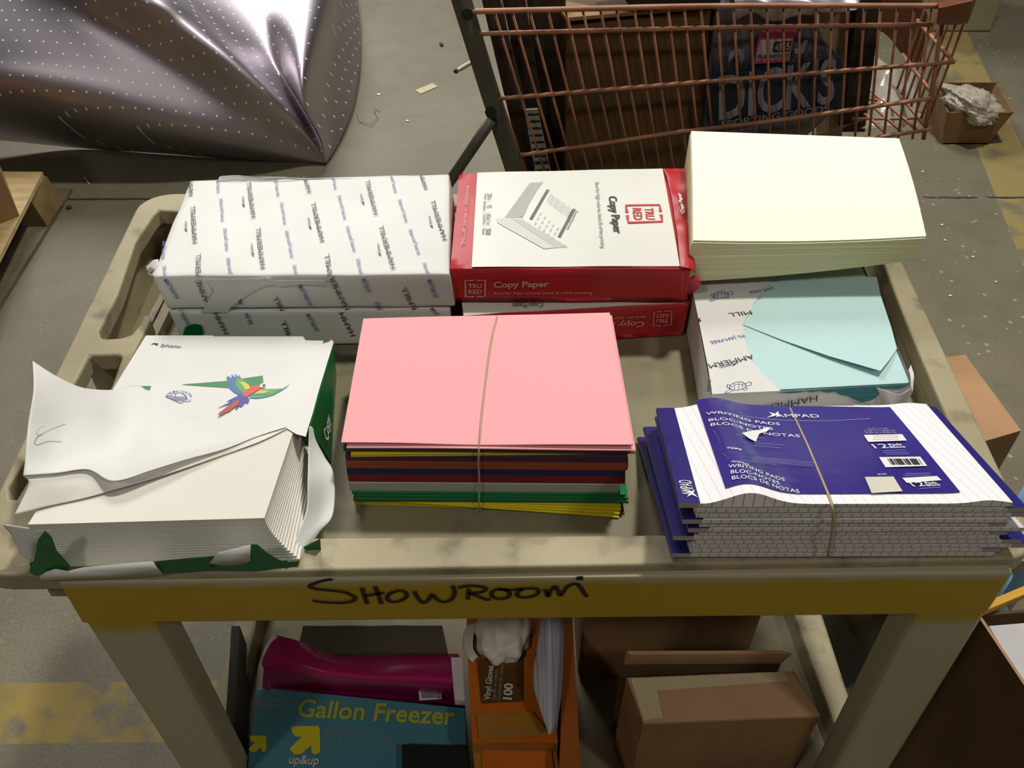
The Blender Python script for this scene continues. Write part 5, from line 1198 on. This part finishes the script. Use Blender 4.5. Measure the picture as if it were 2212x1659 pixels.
mb.build('foil_bag', smooth=True, label='big silver perforated foil bag bulging on the floor at the upper left', cat='foil bag')

# ================================================================== PALLET, BOX, FAR BOX
PLY = mat('pallet_plywood', '#b09a6c', .75, c2='#9a8458', scale=6, stretch=(1, 6, 1), bump=.3); PLYE = mat('pallet_edge', '#c4b184', .8, c2='#b09a6a', scale=30)
pl = thing('wooden_pallet', tuple(pz(0, 560, 0)), 'pale wooden pallet corner on the floor at the left edge of the picture', 'pallet')
a, c_ = pz(92, 371, .13), pz(0, 552, .13); d = (c_-a); c2_ = a+d*2.2; L_ = V(-.9, .02, 0)
mb = MB(); mb.hexa([a+L_, a, c2_, c2_+L_], [p-V(0, 0, .014) for p in (a+L_, a, c2_, c2_+L_)], PLYE, PLY); mb.build('deck_board', pl)
g_, h_ = pz(112, 379, .10), pz(128, 442, .02)
mb = MB(); mb.hexa([a+V(-.1, .0, -.016), V(g_[0], a[1], .114), V(g_[0], a[1]-.14, .114), a+V(-.1, -.14, -.016)], [V(a[0]-.1, a[1], .016), V(g_[0]+.02, a[1], .016), V(g_[0]+.02, a[1]-.14, .016), V(a[0]-.1, a[1]-.14, .016)], mat('pallet_block', '#8a744c', .8, c2='#6f5c3a', scale=14)); mb.build('corner_block', pl)
f0, f1 = pz(126, 446, .014), pz(0, 652, .014); f2 = f0+(f1-f0)*2; mb = MB()
mb.hexa([f0+V(-.3, .12, 0), f0+V(.0, .12, 0), f2, f2+V(-.3, 0, 0)], [V(*(f0+V(-.3, .12, 0))[:2], .001), V(*(f0+V(0, .12, 0))[:2], .001), V(*f2[:2], .001), V(f2[0]-.3, f2[1], .001)], mat('pallet_bottom', '#6d6450', .8, c2='#5f5745', scale=14), None); mb.build('bottom_board', pl)
t0, t1, t2 = pz(8, 376, .131), pz(42, 466, .131), pz(-60, 580, .131)
mb = MB(); mb.hexa([t0+V(0, 0, .25), t1+V(0, 0, .25), t1+V(-.25, -.28, .25), t0+V(-.6, 0, .25)], [t0, t1, t1+V(-.25, -.28, 0), t0+V(-.6, 0, 0)], CBD)
mb.build('cardboard_box', label='brown cardboard box standing on the wooden pallet at the left edge', cat='cardboard box')
mb = MB(); p0, p1 = pz(1900, 69, 0), pz(2140, 69, 0); mb.box((p0[0], p0[1], 0), (p1[0], p0[1]+.6, .55), mat('beige_crate', '#9a9272', .7, c2='#8c8466', scale=5)); mb.build('beige_crate', bevel=.01, label='plain beige crate on the floor beyond the shopping cart at the top right', cat='crate')
bx = thing('cardboard_tray', tuple(pz(2080, 300, 0)), 'low open cardboard box on the floor beyond the shopping cart, bubble wrap spilling from it', 'cardboard box')
A_ = pz(2030, 308, 0); B2 = pz(2136, 316, 0); hh = .125; dx = B2-A_; bkv = V(.06, .27, 0); th = V(0, .006, 0)
A_[1] = B2[1] = (A_[1]+B2[1])/2; o0 = V(-.02, 0, 0); o1 = V(.05, 0, 0)
def wal(p, q, o, u, nm):
    mb = MB(); n_ = np.cross(q-p, V(0, 0, 1)); n_ = n_/np.linalg.norm(n_)*.006; H_ = V(0, 0, hh)
    mb.hexa([p+H_+o-n_, q+H_+u-n_, q+H_+u, p+H_+o], [p-n_, q-n_, q, p], mat('tray_cardboard_shaded', '#7d5f3a', .8, c2='#6e5231', scale=14)); mb.build(nm, bx)  # cardboard colour darkened to hold the shadow on the front wall
wal(A_, B2, o0, o1, 'box_wall'); wal(B2, B2+bkv, o1, o1, 'box_wall'); wal(B2+bkv, A_+bkv, o1, o0, 'box_wall'); wal(A_+bkv, A_, o0, o0, 'box_wall')
mb = MB(); mb.box((A_[0], A_[1], .001), (B2[0], B2[1]+.27, .006), CBK); mb.build('box_bottom', bx)
c0 = py(2098, 226, A_[1]+.07); bm = bmesh.new(); bmesh.ops.create_icosphere(bm, subdivisions=5, radius=1); mb = MB(); vs = []
for v in bm.verts:
    d = Vector(v.co); k = 1+.35*mnoise.noise(d*1.8+Vector((3, 0, 0)))+.16*mnoise.noise(d*7)+.07*mnoise.noise(d*18); vs.append(c0+V(d.x*.118*k, d.y*.10*k, d.z*.05*k-.035*d.x))
mb.add(vs, [[v.index for v in f.verts] for f in bm.faces], mat('bubble_wrap_film', '#cfc6b4', .14, c2='#bdb4a2', scale=30, alpha=.72, bump=.8, bscale=90)); bm.free()
mb.build('bubble_wrap', smooth=True, label='crumpled clear bubble wrap heaped on the low cardboard box at the right', cat='bubble wrap')
# ================================================================== FAR WALLS OF THE HALL
WALLM = mat('hall_wall', '#6b675a', .9, c2='#605c50', scale=1)
for nm, lo, hi in (('wall_back', (-9, 11.8, 0), (9, 12, 7)), ('wall_front', (-9, -6, 0), (9, -5.8, 7)), ('wall_left', (-9, -5.8, 0), (-8.8, 11.8, 7)), ('wall_right', (8.8, -5.8, 0), (9, 11.8, 7))):
    mb = MB(); mb.box(lo, hi, WALLM); mb.build(nm, kind='structure')

# ================================================================== CAMERA, LIGHT
from mathutils import Matrix
cam = bpy.data.cameras.new('camera'); co = bpy.data.objects.new('camera', cam); COL.objects.link(co)
cam.sensor_fit = 'HORIZONTAL'; cam.sensor_width = 36; cam.lens = 36*FPX/W; cam.clip_start = .01; cam.clip_end = 100
M = Matrix(((CR[0], CU[0], -_fw[0], CP[0]), (CR[1], CU[1], -_fw[1], CP[1]), (CR[2], CU[2], -_fw[2], CP[2]), (0, 0, 0, 1)))
co.matrix_world = M; bpy.context.scene.camera = co
def lamp(name, loc, tgt, size, energy, col=(1, 1, 1), sy=None):
    l = bpy.data.lights.new(name, 'AREA'); l.energy = energy; l.size = size; l.color = col
    if sy: l.shape = 'RECTANGLE'; l.size_y = sy
    o = bpy.data.objects.new(name, l); COL.objects.link(o); o.location = loc
    o.rotation_euler = (Vector(tgt)-Vector(loc)).to_track_quat('-Z', 'Y').to_euler()
    return o
lamp('overhead_light', (1.3, 1.75, 5.4), (0, .3, .8), .35, 250, (1, .97, .88))
lamp('overhead_light', (-2.5, -2.8, 5.1), (0, 0, .8), .5, 62, (1, .95, .88))
lamp('overhead_light', (2.8, -2.7, 5.1), (0, 0, .8), .5, 62, (1, .95, .88))
lamp('overhead_light', (-1.7, 6.4, 5.6), (-.9, 2.8, .4), 2.6, 140, (1, .97, .95)).data.spread = math.radians(80)  # added soft light, aimed and narrowed to put a highlight on the foil bag
w = bpy.data.worlds.new('w'); bpy.context.scene.world = w; w.use_nodes = True
w.node_tree.nodes['Background'].inputs[0].default_value = (.8, .78, .68, 1); w.node_tree.nodes['Background'].inputs[1].default_value = .1
vs_ = bpy.context.scene.view_settings; vs_.view_transform = 'Standard'; vs_.look = 'None'; vs_.exposure = -.5; vs_.gamma = 1; vs_.use_curve_mapping = False
